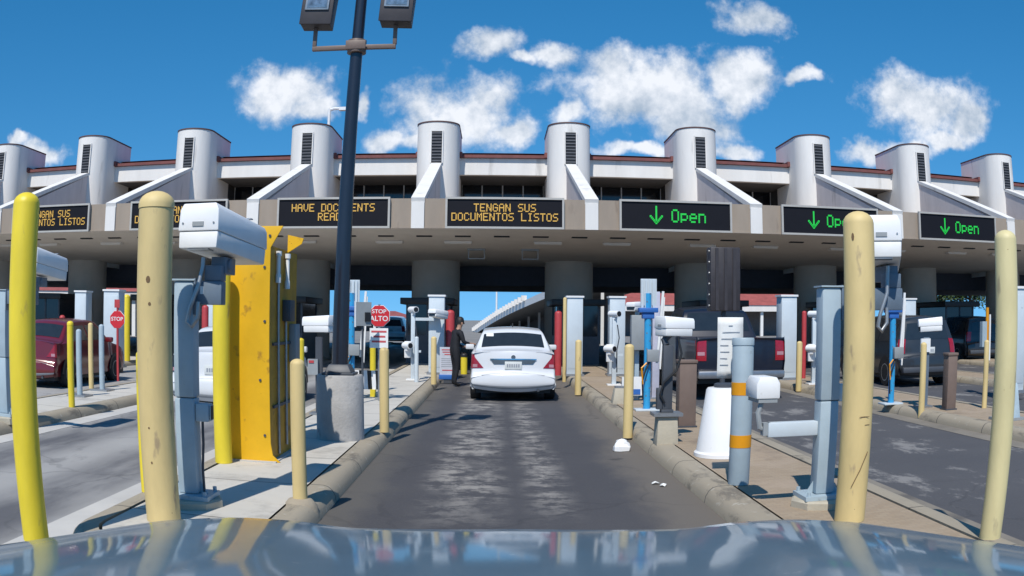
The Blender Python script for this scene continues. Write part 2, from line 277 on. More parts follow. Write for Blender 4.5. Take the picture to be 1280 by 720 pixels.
# ------------------------------------------------------------------ mesh helpers
class MB:
    def __init__(self): self.v = []; self.f = []; self.mi = []; self.mats = []; self.cur = 0
    def use(self, m):
        if not self.mats and self.f: self.mats.append(None)      # faces added before the first use() take build()'s material
        if m not in self.mats: self.mats.append(m)
        self.cur = self.mats.index(m); return self
    def add(self, vs, fs, M4=None):
        o = len(self.v)
        for p in vs:
            p = Vector(p); self.v.append(M4 @ p if M4 else p)
        for f in fs: self.f.append([i + o for i in f]); self.mi.append(self.cur)
        return self
    def box(self, x0, x1, y0, y1, z0, z1, M4=None, tx=0, ty=0):
        """axis box; tx, ty pull the top face in on each side"""
        v = [(x0, y0, z0), (x1, y0, z0), (x1, y1, z0), (x0, y1, z0), (x0 + tx, y0 + ty, z1), (x1 - tx, y0 + ty, z1), (x1 - tx, y1 - ty, z1), (x0 + tx, y1 - ty, z1)]
        return self.add(v, [(3, 2, 1, 0), (4, 5, 6, 7), (0, 1, 5, 4), (1, 2, 6, 5), (2, 3, 7, 6), (3, 0, 4, 7)], M4)
    def lathe(self, prof, n=20, M4=None, cap=True):
        """prof: (r, z) from bottom to top, turned about the local z axis"""
        vs = []; fs = []
        for r, z in prof:
            for k in range(n): a = 2 * PI * k / n; vs.append((r * math.cos(a), r * math.sin(a), z))
        m = len(prof)
        for i in range(m - 1):
            for k in range(n): fs.append((i * n + k, i * n + (k + 1) % n, (i + 1) * n + (k + 1) % n, (i + 1) * n + k))
        if cap:
            fs.append(tuple(range(n - 1, -1, -1))); fs.append(tuple((m - 1) * n + k for k in range(n)))
        return self.add(vs, fs, M4)
    def tube(self, pts, r, n=8, r1=None):
        pts = [Vector(p) for p in pts]; m = len(pts); vs = []; fs = []
        nrm = None
        for i, p in enumerate(pts):
            t = (pts[min(i + 1, m - 1)] - pts[max(i - 1, 0)]).normalized()
            if nrm is None: nrm = t.orthogonal().normalized()
            nrm = (nrm - t * nrm.dot(t)).normalized(); b = t.cross(nrm)
            rr = r if r1 is None else r + (r1 - r) * i / (m - 1)
            for k in range(n): a = 2 * PI * k / n; vs.append(p + (nrm * math.cos(a) + b * math.sin(a)) * rr)
        for i in range(m - 1):
            for k in range(n): fs.append((i * n + k, i * n + (k + 1) % n, (i + 1) * n + (k + 1) % n, (i + 1) * n + k))
        fs.append(tuple(range(n - 1, -1, -1))); fs.append(tuple((m - 1) * n + k for k in range(n)))
        return self.add(vs, fs)
    def prism(self, poly, a, b, axis='x'):
        """extrude a 2-D polygon: axis x takes (y,z), axis y takes (x,z), axis z takes (x,y)"""
        def P(u, v, w): return {'x': (w, u, v), 'y': (u, w, v), 'z': (u, v, w)}[axis]
        n = len(poly); vs = [P(u, v, a) for u, v in poly] + [P(u, v, b) for u, v in poly]
        return self.add(vs, [tuple(range(n)), tuple(range(2 * n - 1, n - 1, -1))] + [(i, i + n, (i + 1) % n + n, (i + 1) % n) for i in range(n)])
    def grid(self, rows, flip=False):
        n = len(rows[0]); vs = [p for r in rows for p in r]; fs = []
        for i in range(len(rows) - 1):
            for k in range(n - 1):
                q = (i * n + k, i * n + k + 1, (i + 1) * n + k + 1, (i + 1) * n + k); fs.append(q[::-1] if flip else q)
        return self.add(vs, fs)
    def build(self, name, mat=None, parent=None, bevel=0, angle=35, fix=True, segs=2):
        if mat is not None and not self.mats: self.mats = [mat]
        self.mats = [mat if q is None else q for q in self.mats]
        bm = bmesh.new(); vv = [bm.verts.new(p) for p in self.v]; bm.verts.ensure_lookup_table()
        for f, mi in zip(self.f, self.mi):
            try: fc = bm.faces.new([vv[i] for i in f]); fc.material_index = mi
            except ValueError: pass
        bmesh.ops.remove_doubles(bm, verts=bm.verts, dist=1e-5)
        if fix: bmesh.ops.recalc_face_normals(bm, faces=bm.faces)
        if bevel:
            es = [e for e in bm.edges if len(e.link_faces) == 2 and e.calc_face_angle(0) > .6]
            bmesh.ops.bevel(bm, geom=es, offset=bevel, segments=segs, affect='EDGES', clamp_overlap=True, profile=.5)
        me = bpy.data.meshes.new(name); bm.to_mesh(me); bm.free()
        for m in self.mats: me.materials.append(m)
        for p in me.polygons: p.use_smooth = True
        me.set_sharp_from_angle(angle=math.radians(angle))
        o = bpy.data.objects.new(name, me); COL.objects.link(o)
        if parent is not None: o.parent = parent
        return o
def tag(o, label=None, cat=None, group=None, kind=None):
    if label: o['label'] = label
    if cat: o['category'] = cat
    if group: o['group'] = group
    if kind: o['kind'] = kind
    return o
def thing(name, label, cat, loc=(0, 0, 0), rz=0, group=None):
    o = bpy.data.objects.new(name, None); o.empty_display_size = .2; COL.objects.link(o); o.location = loc; o.rotation_euler = (0, 0, rz)
    return tag(o, label, cat, group)
def copy_tree(o, parent=None, loc=None, label=None):
    c = o.copy(); COL.objects.link(c)
    if parent is not None: c.parent = parent
    if loc is not None: c.location = loc
    if label: c['label'] = label
    for ch in list(o.children): copy_tree(ch, c)
    return c
def T4(loc=(0, 0, 0), rx=0, ry=0, rz=0):
    return Matrix.Translation(loc) @ Matrix.Rotation(rz, 4, 'Z') @ Matrix.Rotation(ry, 4, 'Y') @ Matrix.Rotation(rx, 4, 'X')
def text_part(s, size, mat, parent, loc, rz=0, name='lettering', sx=1.0):
    cu = bpy.data.curves.new('text', 'FONT'); cu.body = s; cu.size = size; cu.align_x = 'CENTER'; cu.align_y = 'CENTER'; cu.extrude = .0015; cu.offset = size * .012
    to = bpy.data.objects.new('text', cu); COL.objects.link(to)
    me = bpy.data.meshes.new_from_object(to.evaluated_get(bpy.context.evaluated_depsgraph_get()))
    bpy.data.objects.remove(to); me.materials.clear(); me.materials.append(mat)
    o = bpy.data.objects.new(name, me); COL.objects.link(o); o.parent = parent; o.location = loc; o.rotation_euler = (PI / 2, 0, rz); o.scale = (sx, 1, 1)
    return o

# ------------------------------------------------------------------ ground, lanes, islands
PITCH = 5.06
g = MB().box(-900, 900, -60, 1500, -.4, 0).build('ground', APRON_M); tag(g, 'pale worn concrete ground of the crossing', None, None, 'structure')
def sheet(name, x0, x1, y0, y1, mat, label, z=.004):
    o = MB().add([(x0, y0, z), (x1, y0, z), (x1, y1, z), (x0, y1, z)], [(0, 1, 2, 3)]).build(name, mat); return tag(o, label, None, None, 'structure')
sheet('road', -1.41, 1.88, -4, 58, ROAD_M, 'dark asphalt lane with a worn pale strip down its middle')
sheet('road', -6.47, -3.06, -4, 58, CROAD_M, 'pale concrete lane with dark tyre bands')
sheet('road', 3.53, 6.94, -4, 58, DROAD_M, 'dark grey asphalt lane with pale scuffs')
sheet('road', -3.45, -3.06, -4, 58, CONC_L, 'pale concrete strip along the island with the amber guard', .008)
sheet('road', -6.47, -6.1, -4, 58, CONC_L, 'pale concrete strip along the island by the red car', .008)
for j in (1, 2): sheet('road', 3.53 + PITCH * j, 6.94 + PITCH * j, -4, 58, DROAD_M, 'grey asphalt lane beyond the brown paved islands')
for j in (1, 2): sheet('road', -6.47 - PITCH * j, -3.06 - PITCH * j, -4, 58, CROAD_M, 'concrete lane beyond the red car')
def gut(x0, x1): sheet('road', x0, x1, -4, 58, GUTTER, 'tan concrete gutter beside the kerb', .008)
for x0, x1 in ((3.53, 3.85), (6.6, 6.94)): gut(x0, x1)

def island(x0, x1, y0, y1, top, kerb_w, slope, nose):
    """raised island: sloped-face kerb ring in tan concrete round a paved top; nose = depth of the rounded near end"""
    def ring(ins, z):
        pts = []; n = 12
        for k in range(n + 1):
            a = PI + PI * k / n; cx = (x0 + x1) / 2; hx = (x1 - x0) / 2 - ins
            pts.append((cx + hx * math.cos(a) * 1.0, y0 + nose + (nose - ins) * math.sin(a), z))
        pts += [(x1 - ins, y1, z), (x0 + ins, y1, z)]
        return pts
    m = MB(); R = [ring(0, -.02), ring(.012, .06), ring(.04, .11), ring(.075, .14), ring(.12, .152), ring(kerb_w, .154), ring(kerb_w + .002, .10)]
    n = len(R[0]); vs = [p for r in R for p in r]; fs = []
    for i in range(len(R) - 1):
        for k in range(n): fs.append((i * n + k, i * n + (k + 1) % n, (i + 1) * n + (k + 1) % n, (i + 1) * n + k))
    m.add(vs, fs); kb = m.build('kerb', KERB_M, angle=70); tag(kb, 'tan concrete kerb round a traffic island', None, None, 'structure')
    t = MB(); r = ring(kerb_w + .028, .148); t.add(r, [tuple(range(len(r)))])
    o = t.build('pavement', top); tag(o, 'paved top of a traffic island', None, None, 'structure')
for j in range(0, 4):
    island(1.88 + PITCH * j, 3.53 + PITCH * j, 3.6, 57, PAVER_M, .26, .11, .7)
    island(-3.06 - PITCH * j, -1.41 - PITCH * j, 4.9, 57, WALK_M, .24, .13, .75)
yy = sheet('pavement', -200, 200, 58, 400, APRON_M, 'sunlit concrete beyond the inspection building', .01)

# ------------------------------------------------------------------ inspection building
KS = list(range(-11, 12, 2)); TX = lambda k: .22 + 2.53 * k
X0, X1 = TX(-11) - 1.4, TX(11) + 1.4
B = thing('inspection_building', 'white and taupe border inspection building with rounded towers across all lanes', 'building', (0, 30, 0))
def bp(mb, name, mat=None, **k):
    o = mb.build(name, mat, None, **k); o.parent = B; o.matrix_parent_inverse = Matrix.Translation((0, -30, 0)); return o
# sign band, split by the pilasters
for a, b in zip([None] + KS, KS + [None]):
    xa = X0 if a is None else TX(a) + .19; xb = X1 if b is None else TX(b) - .19
    m = MB().box(xa, xb, 26.0, 26.35, 4.28, 5.15); m.box(xa, xb, 25.97, 26.0, 4.27, 4.31)
    bp(m, 'fascia_panel', TAUPE)
def tower(k):
    x = TX(k); n = 14; r = .81; yc, yb = 34.2, 36.7
    def ring(rr, z, yfront=yc):
        pts = [(x + rr * math.cos(PI + PI * i / n), yfront + rr * math.sin(PI + PI * i / n), z) for i in range(n + 1)]
        return pts + [(x + rr, yb, z), (x - rr, yb, z)]
    m = MB(); R = [ring(r, 3.6), ring(r, 9.1)]; q = len(R[0])
    m.add(R[0] + R[1], [(i, (i + 1) % q, (i + 1) % q + q, i + q) for i in range(q)] + [tuple(range(q, 2 * q))])
    t = bp(m, 'tower', WHITE_WALL)
    c = MB(); R = [ring(r + .02, 9.103), ring(r + .022, 9.155), ring(r - .1, 9.165)]
    c.add(sum(R, []), [(j * q + i, j * q + (i + 1) % q, (j + 1) * q + (i + 1) % q, (j + 1) * q + i) for j in range(2) for i in range(q)] + [tuple(range(2 * q, 3 * q))])
    o = c.build('tower_cap', CAPM); o.parent = t
    v = MB().use(VENT).box(x - .2, x + .2, 33.375, 33.6, 7.52, 8.74); v.use(SLAT)
    for i in range(10): v.box(x - .19, x + .19, 33.345, 33.374, 7.56 + i * .12, 7.60 + i * .12)
    v.use(WHITE_WALL)
    for xa in (-.24, .2): v.box(x + xa, x + xa + .04, 33.36, 33.6, 7.5, 8.78)
    o = v.build('louvre', None); o.parent = t
    f = MB().prism([(26.06, 4.9), (33.5, 7.4), (33.5, 4.9)], x - .165, x + .165).build('fin', FIN_SIDE); o = f; o.parent = t
    s = MB().prism([(25.98, 5.02), (33.46, 7.40), (33.46, 7.53), (25.93, 5.17)], x - .2, x + .2); s.box(x - .19, x + .19, 25.94, 26.2, 4.27, 5.04)
    o = s.build('fin_coping', WHITE_WALL); o.parent = t
for k in KS: tower(k)
# upper storey
for a, b in zip(KS[:-1], KS[1:]):
    xa, xb = TX(a) + .8, TX(b) - .8
    bp(MB().box(xa, xb, 35.0, 35.3, 7.31, 7.97), 'parapet', WHITE_WALL)
    m = MB().prism([(34.86, 7.98), (34.86, 8.10), (36.6, 8.42), (36.6, 7.98)], xa, xb); m.box(xa, xa + .12, 34.8, 35.3, 8.0, 8.2); m.box(xb - .12, xb, 34.8, 35.3, 8.0, 8.2)
    bp(m, 'roof_coping', COPING)
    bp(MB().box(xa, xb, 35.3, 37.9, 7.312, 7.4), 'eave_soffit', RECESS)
    wn = MB().use(GLASS_DK).box(xa, xb, 37.8, 37.9, 5.15, 7.31)
    wd = bp(wn, 'window')
    fm_ = MB(); q = 4
    for i in range(q + 1):
        u = xa + (xb - xa) * i / q; fm_.box(max(xa, u - .025), min(xb, u + .025), 37.75, 37.799, 5.15, 7.3)
    fm_.box(xa, xb, 37.74, 37.799, 6.45, 6.51)
    o = fm_.build('window_frame', MULL); o.parent = wd
bp(MB().box(X0, X1, 26.35, 37.9, 4.95, 5.08), 'terrace', TAUPE)
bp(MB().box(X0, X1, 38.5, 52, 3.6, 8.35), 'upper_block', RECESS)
bp(MB().prism([(35.6, 8.3), (45, 9.2), (52, 8.3)], X0, X1), 'roof', TILE)
bp(MB().prism([(26.05, 4.28), (33.4, 3.83), (36.1, 3.78), (36.1, 3.95), (26.05, 4.42)], X0, X1), 'soffit', SOFFIT)
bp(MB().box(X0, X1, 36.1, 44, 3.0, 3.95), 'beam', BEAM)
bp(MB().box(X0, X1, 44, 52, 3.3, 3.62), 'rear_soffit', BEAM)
for k in KS:
    m = MB(); m.lathe([(.92, 0.1), (.92, 3.9)], 32, T4((TX(k), 34.25, 0))); bp(m, 'column', COLUMN)
sv = None
for i in range(46):
    x = X0 + .6 + i * 1.19; z = 4.28 - .45 * (27.5 - 26.05) / 7.35
    if sv is None: sv = bp(MB().box(-.24, .24, -.09, .09, -.03, .01), 'soffit_vent', VENT); o = sv
    else: o = sv.copy(); COL.objects.link(o)
    o.location = (x, 27.5, z)
lt = lt2 = None
for k in range(-10, 11, 2):
    for dx in (-.9, .9):
        x = TX(k) + dx; z = 4.28 - .45 * (30.3 - 26.05) / 7.35
        if k != 0: o = None
        elif lt is None:
            m = MB()
            for a in (-.28, .25): m.box(a, a + .03, -.02, .02, -.32, 0)
            m.box(-.3, .3, -.1, .1, -.06, 0); m.box(-.28, .28, -.03, .03, -.35, -.32); lt = bp(m, 'light_bracket', GREYBOX); o = lt
        else: o = lt.copy(); COL.objects.link(o)
        if o: o.location = (x, 30.3, z)
        if lt2 is None:
            lt2 = bp(MB().box(-.42, .42, -.16, .16, -.09, .0, tx=-.03), 'ceiling_light', SOFFIT); o = lt2
        else: o = lt2.copy(); COL.objects.link(o)
        o.location = (x * 1.0 + (.5 if dx > 0 else -.55), 28.6, 4.28 - .45 * (28.6 - 26.05) / 7.35)

# ------------------------------------------------------------------ LED signs on the band
F57 = {'T': '11111 00100 00100 00100 00100 00100 00100', 'E': '11111 10000 10000 11110 10000 10000 11111', 'N': '10001 11001 11001 10101 10011 10011 10001',
 'G': '01110 10001 10000 10111 10001 10001 01110', 'A': '01110 10001 10001 11111 10001 10001 10001', 'S': '01111 10000 10000 01110 00001 00001 11110', 'U': '10001 10001 10001 10001 10001 10001 01110',
 'D': '11110 10001 10001 10001 10001 10001 11110', 'O': '01110 10001 10001 10001 10001 10001 01110', 'C': '01110 10001 10000 10000 10000 10001 01110', 'M': '10001 11011 10101 10101 10001 10001 10001',
 'L': '10000 10000 10000 10000 10000 10000 11111', 'I': '01110 00100 00100 00100 00100 00100 01110', 'H': '10001 10001 10001 11111 10001 10001 10001', 'V': '10001 10001 10001 10001 10001 01010 00100',
 'R': '11110 10001 10001 11110 10100 10010 10001', 'Y': '10001 10001 01010 00100 00100 00100 00100', ' ': '00000 ' * 7,
 'p': '00000 00000 11110 10001 10001 11110 10000', 'e': '00000 00000 01110 10001 11111 10000 01110', 'n': '00000 00000 11110 10001 10001 10001 10001'}
def led_text(m, s, x0, ztop, px, pz):
    for ci, ch in enumerate(s):
        for r, row in enumerate(F57[ch].split()):
            for c, b in enumerate(row):
                if b == '1':
                    x = x0 + (ci * 6 + c) * px; z = ztop - r * pz
                    m.box(x, x + px * .97, -.012, 0, z - pz * .93, z)
def led_sign(x, label, lines=None, arrow=False):
    t = thing('led_sign', label, 'electronic sign', (x, 25.96, 4.72), 0, 'electronic lane signs along the building')
    W, H = 1.66, .40
    f = MB()
    for a in (-1, 1):
        f.box(-W - .06, W + .06, -.10, .0, a * (H + .03) - .03, a * (H + .03) + .03)
        f.box(a * (W + .03) - .03, a * (W + .03) + .03, -.10, 0, -H + .001, H - .001)
    f.build('sign_frame', LED_FRAME, t)
    MB().box(-W + .001, W - .001, -.06, -.005, -H + .001, H - .001).build('display', LED_BLACK, t)
    m = MB()
    if lines:
        for i, s in enumerate(lines):
            px = .0305; n = len(s) * 6 - 1; led_text(m, s, -n * px / 2, .27 - i * .27, px, .0335)
        mm = AMBER
    else:
        px = .046; led_text(m, 'Open', -.16, .2, px, .056)
        xa = -.62
        m.box(xa - .025, xa + .025, -.012, 0, -.2, .29)
        for s in (-1, 1):
            for i in range(6): m.box(xa + s * i * .034 - .028, xa + s * i * .034 + .028, -.012, 0, -.25 + i * .04, -.19 + i * .04)
        mm = GREEN
    o = m.build('lettering', mm, t); o.location = (0, -.062, 0)
    return t
led_sign(.22, 'amber sign reading TENGAN SUS DOCUMENTOS LISTOS straight above the white sedan', ['TENGAN SUS', 'DOCUMENTOS LISTOS'])
led_sign(.22 - PITCH, 'amber sign reading HAVE DOCUMENTS READY behind the black light pole', ['HAVE DOCUMENTS', 'READY'])
led_sign(.22 - 2 * PITCH, 'amber sign half hidden by the big white camera housing and thick cream bollard', ['TENGAN SUS', 'DOCUMENTOS LISTOS'])
led_sign(.22 - 3 * PITCH, 'amber sign whose first letters are hidden by the big bright yellow bollard', ['TENGAN SUS', 'DOCUMENTOS LISTOS'])
led_sign(.22 + PITCH, 'lit green arrow sign above the navy pickup truck, nothing covering it', None)
led_sign(.22 + 2 * PITCH, 'green arrow sign whose word is cut by the thick cream bollard', None)
led_sign(.22 + 3 * PITCH, 'green arrow sign beside the white camera housing seen end on', None)
led_sign(.22 + 4 * PITCH, 'green arrow sign beyond the pale yellow-green bollard, mostly out of view', None)
led_sign(.22 - 4 * PITCH, 'amber sign on the building wall past the big bright yellow bollard', ['TENGAN SUS', 'DOCUMENTOS LISTOS'])

# ------------------------------------------------------------------ booths and portal cabinets under the building
def booth(x, y, label):
    t = thing('inspection_booth', label, 'booth', (x, y, .15), 0, 'inspection booths on the islands')
    MB().box(-.72, .72, 0, 2.6, 0, .95).build('booth_wall', DKGREY, t)
    MB().box(-.69, .69, .03, 2.57, .953, 1.98).build('booth_window', GLASS_DK, t)
    m = MB()
    for px in (-.72, -.03, .66):
        for py in (-.0, 2.54): m.box(px, px + .06, py, py + .06, .951, 1.98)
    m.build('window_post', DKGREY, t)
    MB().box(-.9, .9, -.25, 2.8, 1.982, 2.2).build('booth_roof', BLACK, t, bevel=.02)
    return t
bt = None
for j, lb in zip(range(-4, 4), ('dark booth under the building furthest from the white sedan, past the red car', 'dark booth under the building just beyond the red car', 'dark booth behind the small stop sign on the red post', 'dark booth behind the notice board with the blue foot',
        'dark booth behind the cabinet beside the tall thin cream bollard', 'dark booth under the column next to the pickup truck', 'dark booth under the building behind the charcoal car', 'dark booth under the building near the black car')):
    x = TX(2 * j + 1)
    if bt is None: bt = booth(x, 30.2, lb)
    else: copy_tree(bt, None, (x, 30.2, .15), lb)
def portal(x, y, label, h=2.1, w_=.42, d=.45):
    t = thing('portal_cabinet', label, 'scanner cabinet', (x, y, .15), 0, 'tall pale scanner cabinets beside the lanes')
    m = MB().box(-w_ / 2, w_ / 2, 0, d, .06, h); m.box(-w_ / 2 + .03, w_ / 2 - .03, -.008, -.001, .2, h - .12); m.build('cabinet_body', PALE, t, bevel=.012)
    MB().box(-w_ / 2 - .03, w_ / 2 + .03, -.03, d + .03, h + .001, h + .05).build('cabinet_top', WHITE_M, t)
    MB().box(-w_ / 2 - .05, w_ / 2 + .05, -.05, d + .05, 0, .06).build('base_plate', STEEL, t)
    return t
portal(-1.6, 24.2, 'tall pale scanner cabinet carrying a large white camera on an arm')
portal(2.1, 24.0, 'tall pale scanner cabinet behind the tall thin cream bollard')
portal(3.25, 24.0, 'tall pale scanner cabinet behind the cluster of cameras and grey boxes')
portal(7.35, 21.5, 'tall pale scanner cabinet next to the navy pickup')
portal(-12.5, 24, 'tall pale scanner cabinet above the roof of the red car')
portal(-10.6, 22.4, 'wide pale scanner cabinet behind the small stop sign on a red post', w_=.5)
portal(-8.1, 24.5, 'white scanner cabinet between the grey camera post and tall yellow bollard')
portal(10.4, 14.8, 'narrow pale scanner cabinet nearest the pale yellow-green bollard', w_=.4)
portal(12.3, 24, 'pale scanner cabinet beyond the charcoal car')

# ------------------------------------------------------------------ bollards
def bollard(x, y, h, d, mat, label, z=.15, cap=None, lean=(0, 0), cat='bollard', group='bollards along the lanes', name='bollard', footing=False, seam=False, parts=False):
    t = thing(name, label, cat, (x, y, z), 0, group); r = d / 2
    hb = h - r * .75
    prof = [(r, 0), (r, hb)] + ([] if seam or cap else [(r * math.cos(a), hb + r * .75 * math.sin(a)) for a in (.3, .6, .9, 1.2, 1.45)])
    if not (seam or cap or footing or parts):
        bpy.data.objects.remove(t); t = MB().lathe(prof, 28).build(name, mat, None, angle=50)
        t.location = (x, y, z); t.rotation_euler = (lean[0], lean[1], 0); return tag(t, label, cat, group)
    MB().lathe(prof, 28).build('pipe', mat, t, angle=50)
    if seam or cap:
        rc = r * (1.04 if seam else 1.12); z0 = hb + .002
        MB().lathe([(rc, z0 - .02 if not seam else z0), (rc, z0 + .03)] + [(rc * math.cos(a), z0 + .03 + r * .72 * math.sin(a)) for a in (.3, .6, .9, 1.2, 1.45)], 28).build('cap', cap or mat, t, angle=50)
    if footing:
        MB().lathe([(r * 2.6, -.12), (r * 2.3, -.02), (r * 1.6, .03), (r * .9, .04)], 20).build('footing', KERB, t, angle=60)
    t.rotation_euler = (lean[0], lean[1], 0)
    return t
def marks(t, r, items, mat):
    """small dents and chips on a pipe: (angle, z, width, height)"""
    for a, z, w_, h_ in items:
        m = MB(); n = 8; M4 = Matrix.Rotation(a, 4, 'Z') @ T4((0, -r - .0015, z))
        m.add([(w_ * math.cos(2 * PI * i / n), 0, h_ * math.sin(2 * PI * i / n)) for i in range(n)], [tuple(range(n))], M4)
        m.build('chip', mat, t)
DENT = M('dent_brown', (.16, .10, .05), .9)
b1 = bollard(-2.41, 5.92, 2.35, .27, CREAM, 'thick cream bollard with seamed cap and two dents beside the grey camera post', seam=True, lean=(0, -.012))
marks(b1, .135, [(.02, 1.74, .018, .026), (.12, 1.57, .012, .013), (-.05, .45, .008, .01), (-.1, .7, .008, .008)], DENT)
b2 = bollard(2.64, 6.04, 2.3, .245, CREAM, 'thick scratched cream bollard near the orange banded bollard', parts=True)
marks(b2, .1225, [(-.8, 2.1, .012, .03), (.1, .8, .05, .004), (.35, .74, .03, .003)], DENT)
m = MB(); m.tube([(-.06 + .12 * (i / 8), -.13 + abs(i - 4) * .0035, .28 + .26 * (i / 8)) for i in range(9)], .003, 5); m.build('scratch', DENT, b2)
bollard(-3.0, 4.84, 2.25, .20, YELLOW, 'big bright yellow bollard close to the bonnet')
bollard(3.36, 4.95, 2.09, .175, CREAM2, 'tall pale yellow-green bollard close to the bonnet', lean=(0, 0))
bollard(-2.93, 6.85, 1.2, .11, YELLOW, 'thin yellow bollard almost hidden behind the thick seamed cream bollard')
bollard(-2.77, 8.65, 2.05, .185, YELLOW, 'tall bright yellow bollard in front of the amber steel guard')
bollard(-1.57, 6.95, 1.17, .122, CREAM, 'short cream bollard on the kerb nose with a concrete footing', footing=True)
bollard(-2.62, 11.8, 1.22, .10, YELLOW, 'short yellow bollard peeping over the short cream one with a footing')
bollard(-1.46, 11.7, 1.12, .128, CREAM, 'cream bollard on the kerb next to the concrete pole base')
bollard(-1.42, 20.6, 1.1, .13, CREAM, 'cream bollard on the kerb near the white notice board')
bollard(1.82, 12.2, 1.3, .135, CREAM, 'cream bollard on the kerb beside the white plastic bag', z=.03)
bollard(1.78, 19.4, 1.2, .14, CREAM, 'cream bollard on the kerb in front of a scanner cabinet and red post', z=.03)
bollard(1.66, 21.8, 2.05, .09, CREAM, 'tall thin cream bollard between the red post and scanner cabinet')
bollard(6.9, 19.4, 1.15, .14, CREAM, 'cream bollard between the pickup and the post with the white lamp box', z=.03)
bollard(7.0, 13.1, 1.25, .115, CREAM, 'cream bollard in front of the charcoal car beside a brown post', z=.03)
bollard(8.18, 12.74, 1.15, .10, CREAM, 'thin cream bollard beside the slim orange pole')
bollard(-6.68, 12.44, 1.33, .115, YELLOW, 'yellow bollard in front of the red car', seam=True)
bollard(-8.0, 15.86, 1.3, .11, CREAM, 'cream bollard beside the red car door')
bollard(-2.45, 17.8, 1.06, .12, YELLOW, 'yellow bollard with black cap behind the striped barrier', cap=BLACK)
bollard(-2.36, 18.5, 1.07, .12, CREAM, 'cream bollard with black cap behind the striped barrier', cap=BLACK)
bollard(-.95, 27.0, .62, .2, YELLOW, 'yellow bollard with black cap close to the driver side of the white sedan', z=0, cap=BLACK)
bollard(-1.87, 21.2, 1.08, .1, PALE, 'thin grey post beside the white bullet camera stand', group='grey posts')
for x, y, h, lb in ((-7.45, 14.24, 1.2, 'thin grey post on a base plate behind the yellow bollard'), (-7.61, 15.61, 1.28, 'grey post on a base plate beside the red car front door')):
    t = bollard(x, y, h, .115, BLUEGREY, lb, group='grey posts', parts=True)
    MB().box(-.2, .2, -.2, .2, -.001, .03).build('base_plate', STEEL, t)
bollard(-13.2, 24, 1.4, .2, RED, 'red post seen above the roof of the red car', group='red posts', name='post', cat='post')
bollard(-8.05, 23.6, 1.78, .2, RED, 'red post seen between the grey camera post and the yellow bollard', group='red posts', name='post', cat='post')
bollard(-1.24, 24.4, 1.75, .24, RED, 'red post between a scanner cabinet and the officer', group='red posts', name='post', cat='post')
bollard(1.68, 24.4, 1.75, .2, RED, 'red post beside the tall thin cream bollard', group='red posts', name='post', cat='post')
bollard(7.95, 22.0, 1.75, .13, RED, 'thin red post beside the pickup and a white camera stand', group='red posts', name='post', cat='post')
bollard(-11.7, 26, 2.1, .25, YELLOW, 'thick yellow post in the shade beyond the small stop sign')
t = thing('bollard', 'blue-grey bollard with two orange reflective bands', 'bollard', (2.22, 7.82, .15), 0, 'bollards along the lanes')
MB().lathe([(.10, 0), (.10, 1.33)], 32).build('pipe', BLUEGREY, t, bevel=.006)
MB().lathe([(.105, 1.28), (.105, 1.335), (.10, 1.345)], 32).build('cap', BLUEGREY, t)
for z0 in (.35, .83):
    MB().lathe([(.1025, z0), (.1025, z0 + .115)], 28).build('reflective_band', STRIPE_O, t, angle=50)
# square brown posts
def brown_post(x, y, h, s, label):
    t = thing('brown_post', label, 'post', (x, y, .15), 0, 'square brown posts')
    MB().box(-s / 2, s / 2, -s / 2, s / 2, 0, h).build('post_cover', BROWN, t, bevel=.012)
    MB().box(-s / 2 - .012, s / 2 + .012, -s / 2 - .012, s / 2 + .012, h + .001, h + .05).build('cap', BROWN, t, bevel=.01)
    MB().box(-s / 2 - .02, s / 2 + .02, -s / 2 - .02, s / 2 + .02, 0, .02).build('base_plate', DKGREY, t)
brown_post(2.68, 12.4, .9, .25, 'square brown post behind the white tapered barrier')
brown_post(7.5, 12.95, .9, .2, 'square brown post in front of the charcoal car')
# white tapered barrier
t = thing('traffic_drum', 'white tapered plastic barrier behind the orange banded bollard', 'barrier', (2.52, 9.62, .15))
MB().lathe([(.325, 0), (.325, .04), (.30, .06), (.205, .74), (.19, .76), (.15, .765)], 32).build('drum_body', WHITE, t, angle=40)
MB().lathe([(.12, .766), (.12, .80), (.10, .81)], 24).build('drum_top', DKGREY, t)

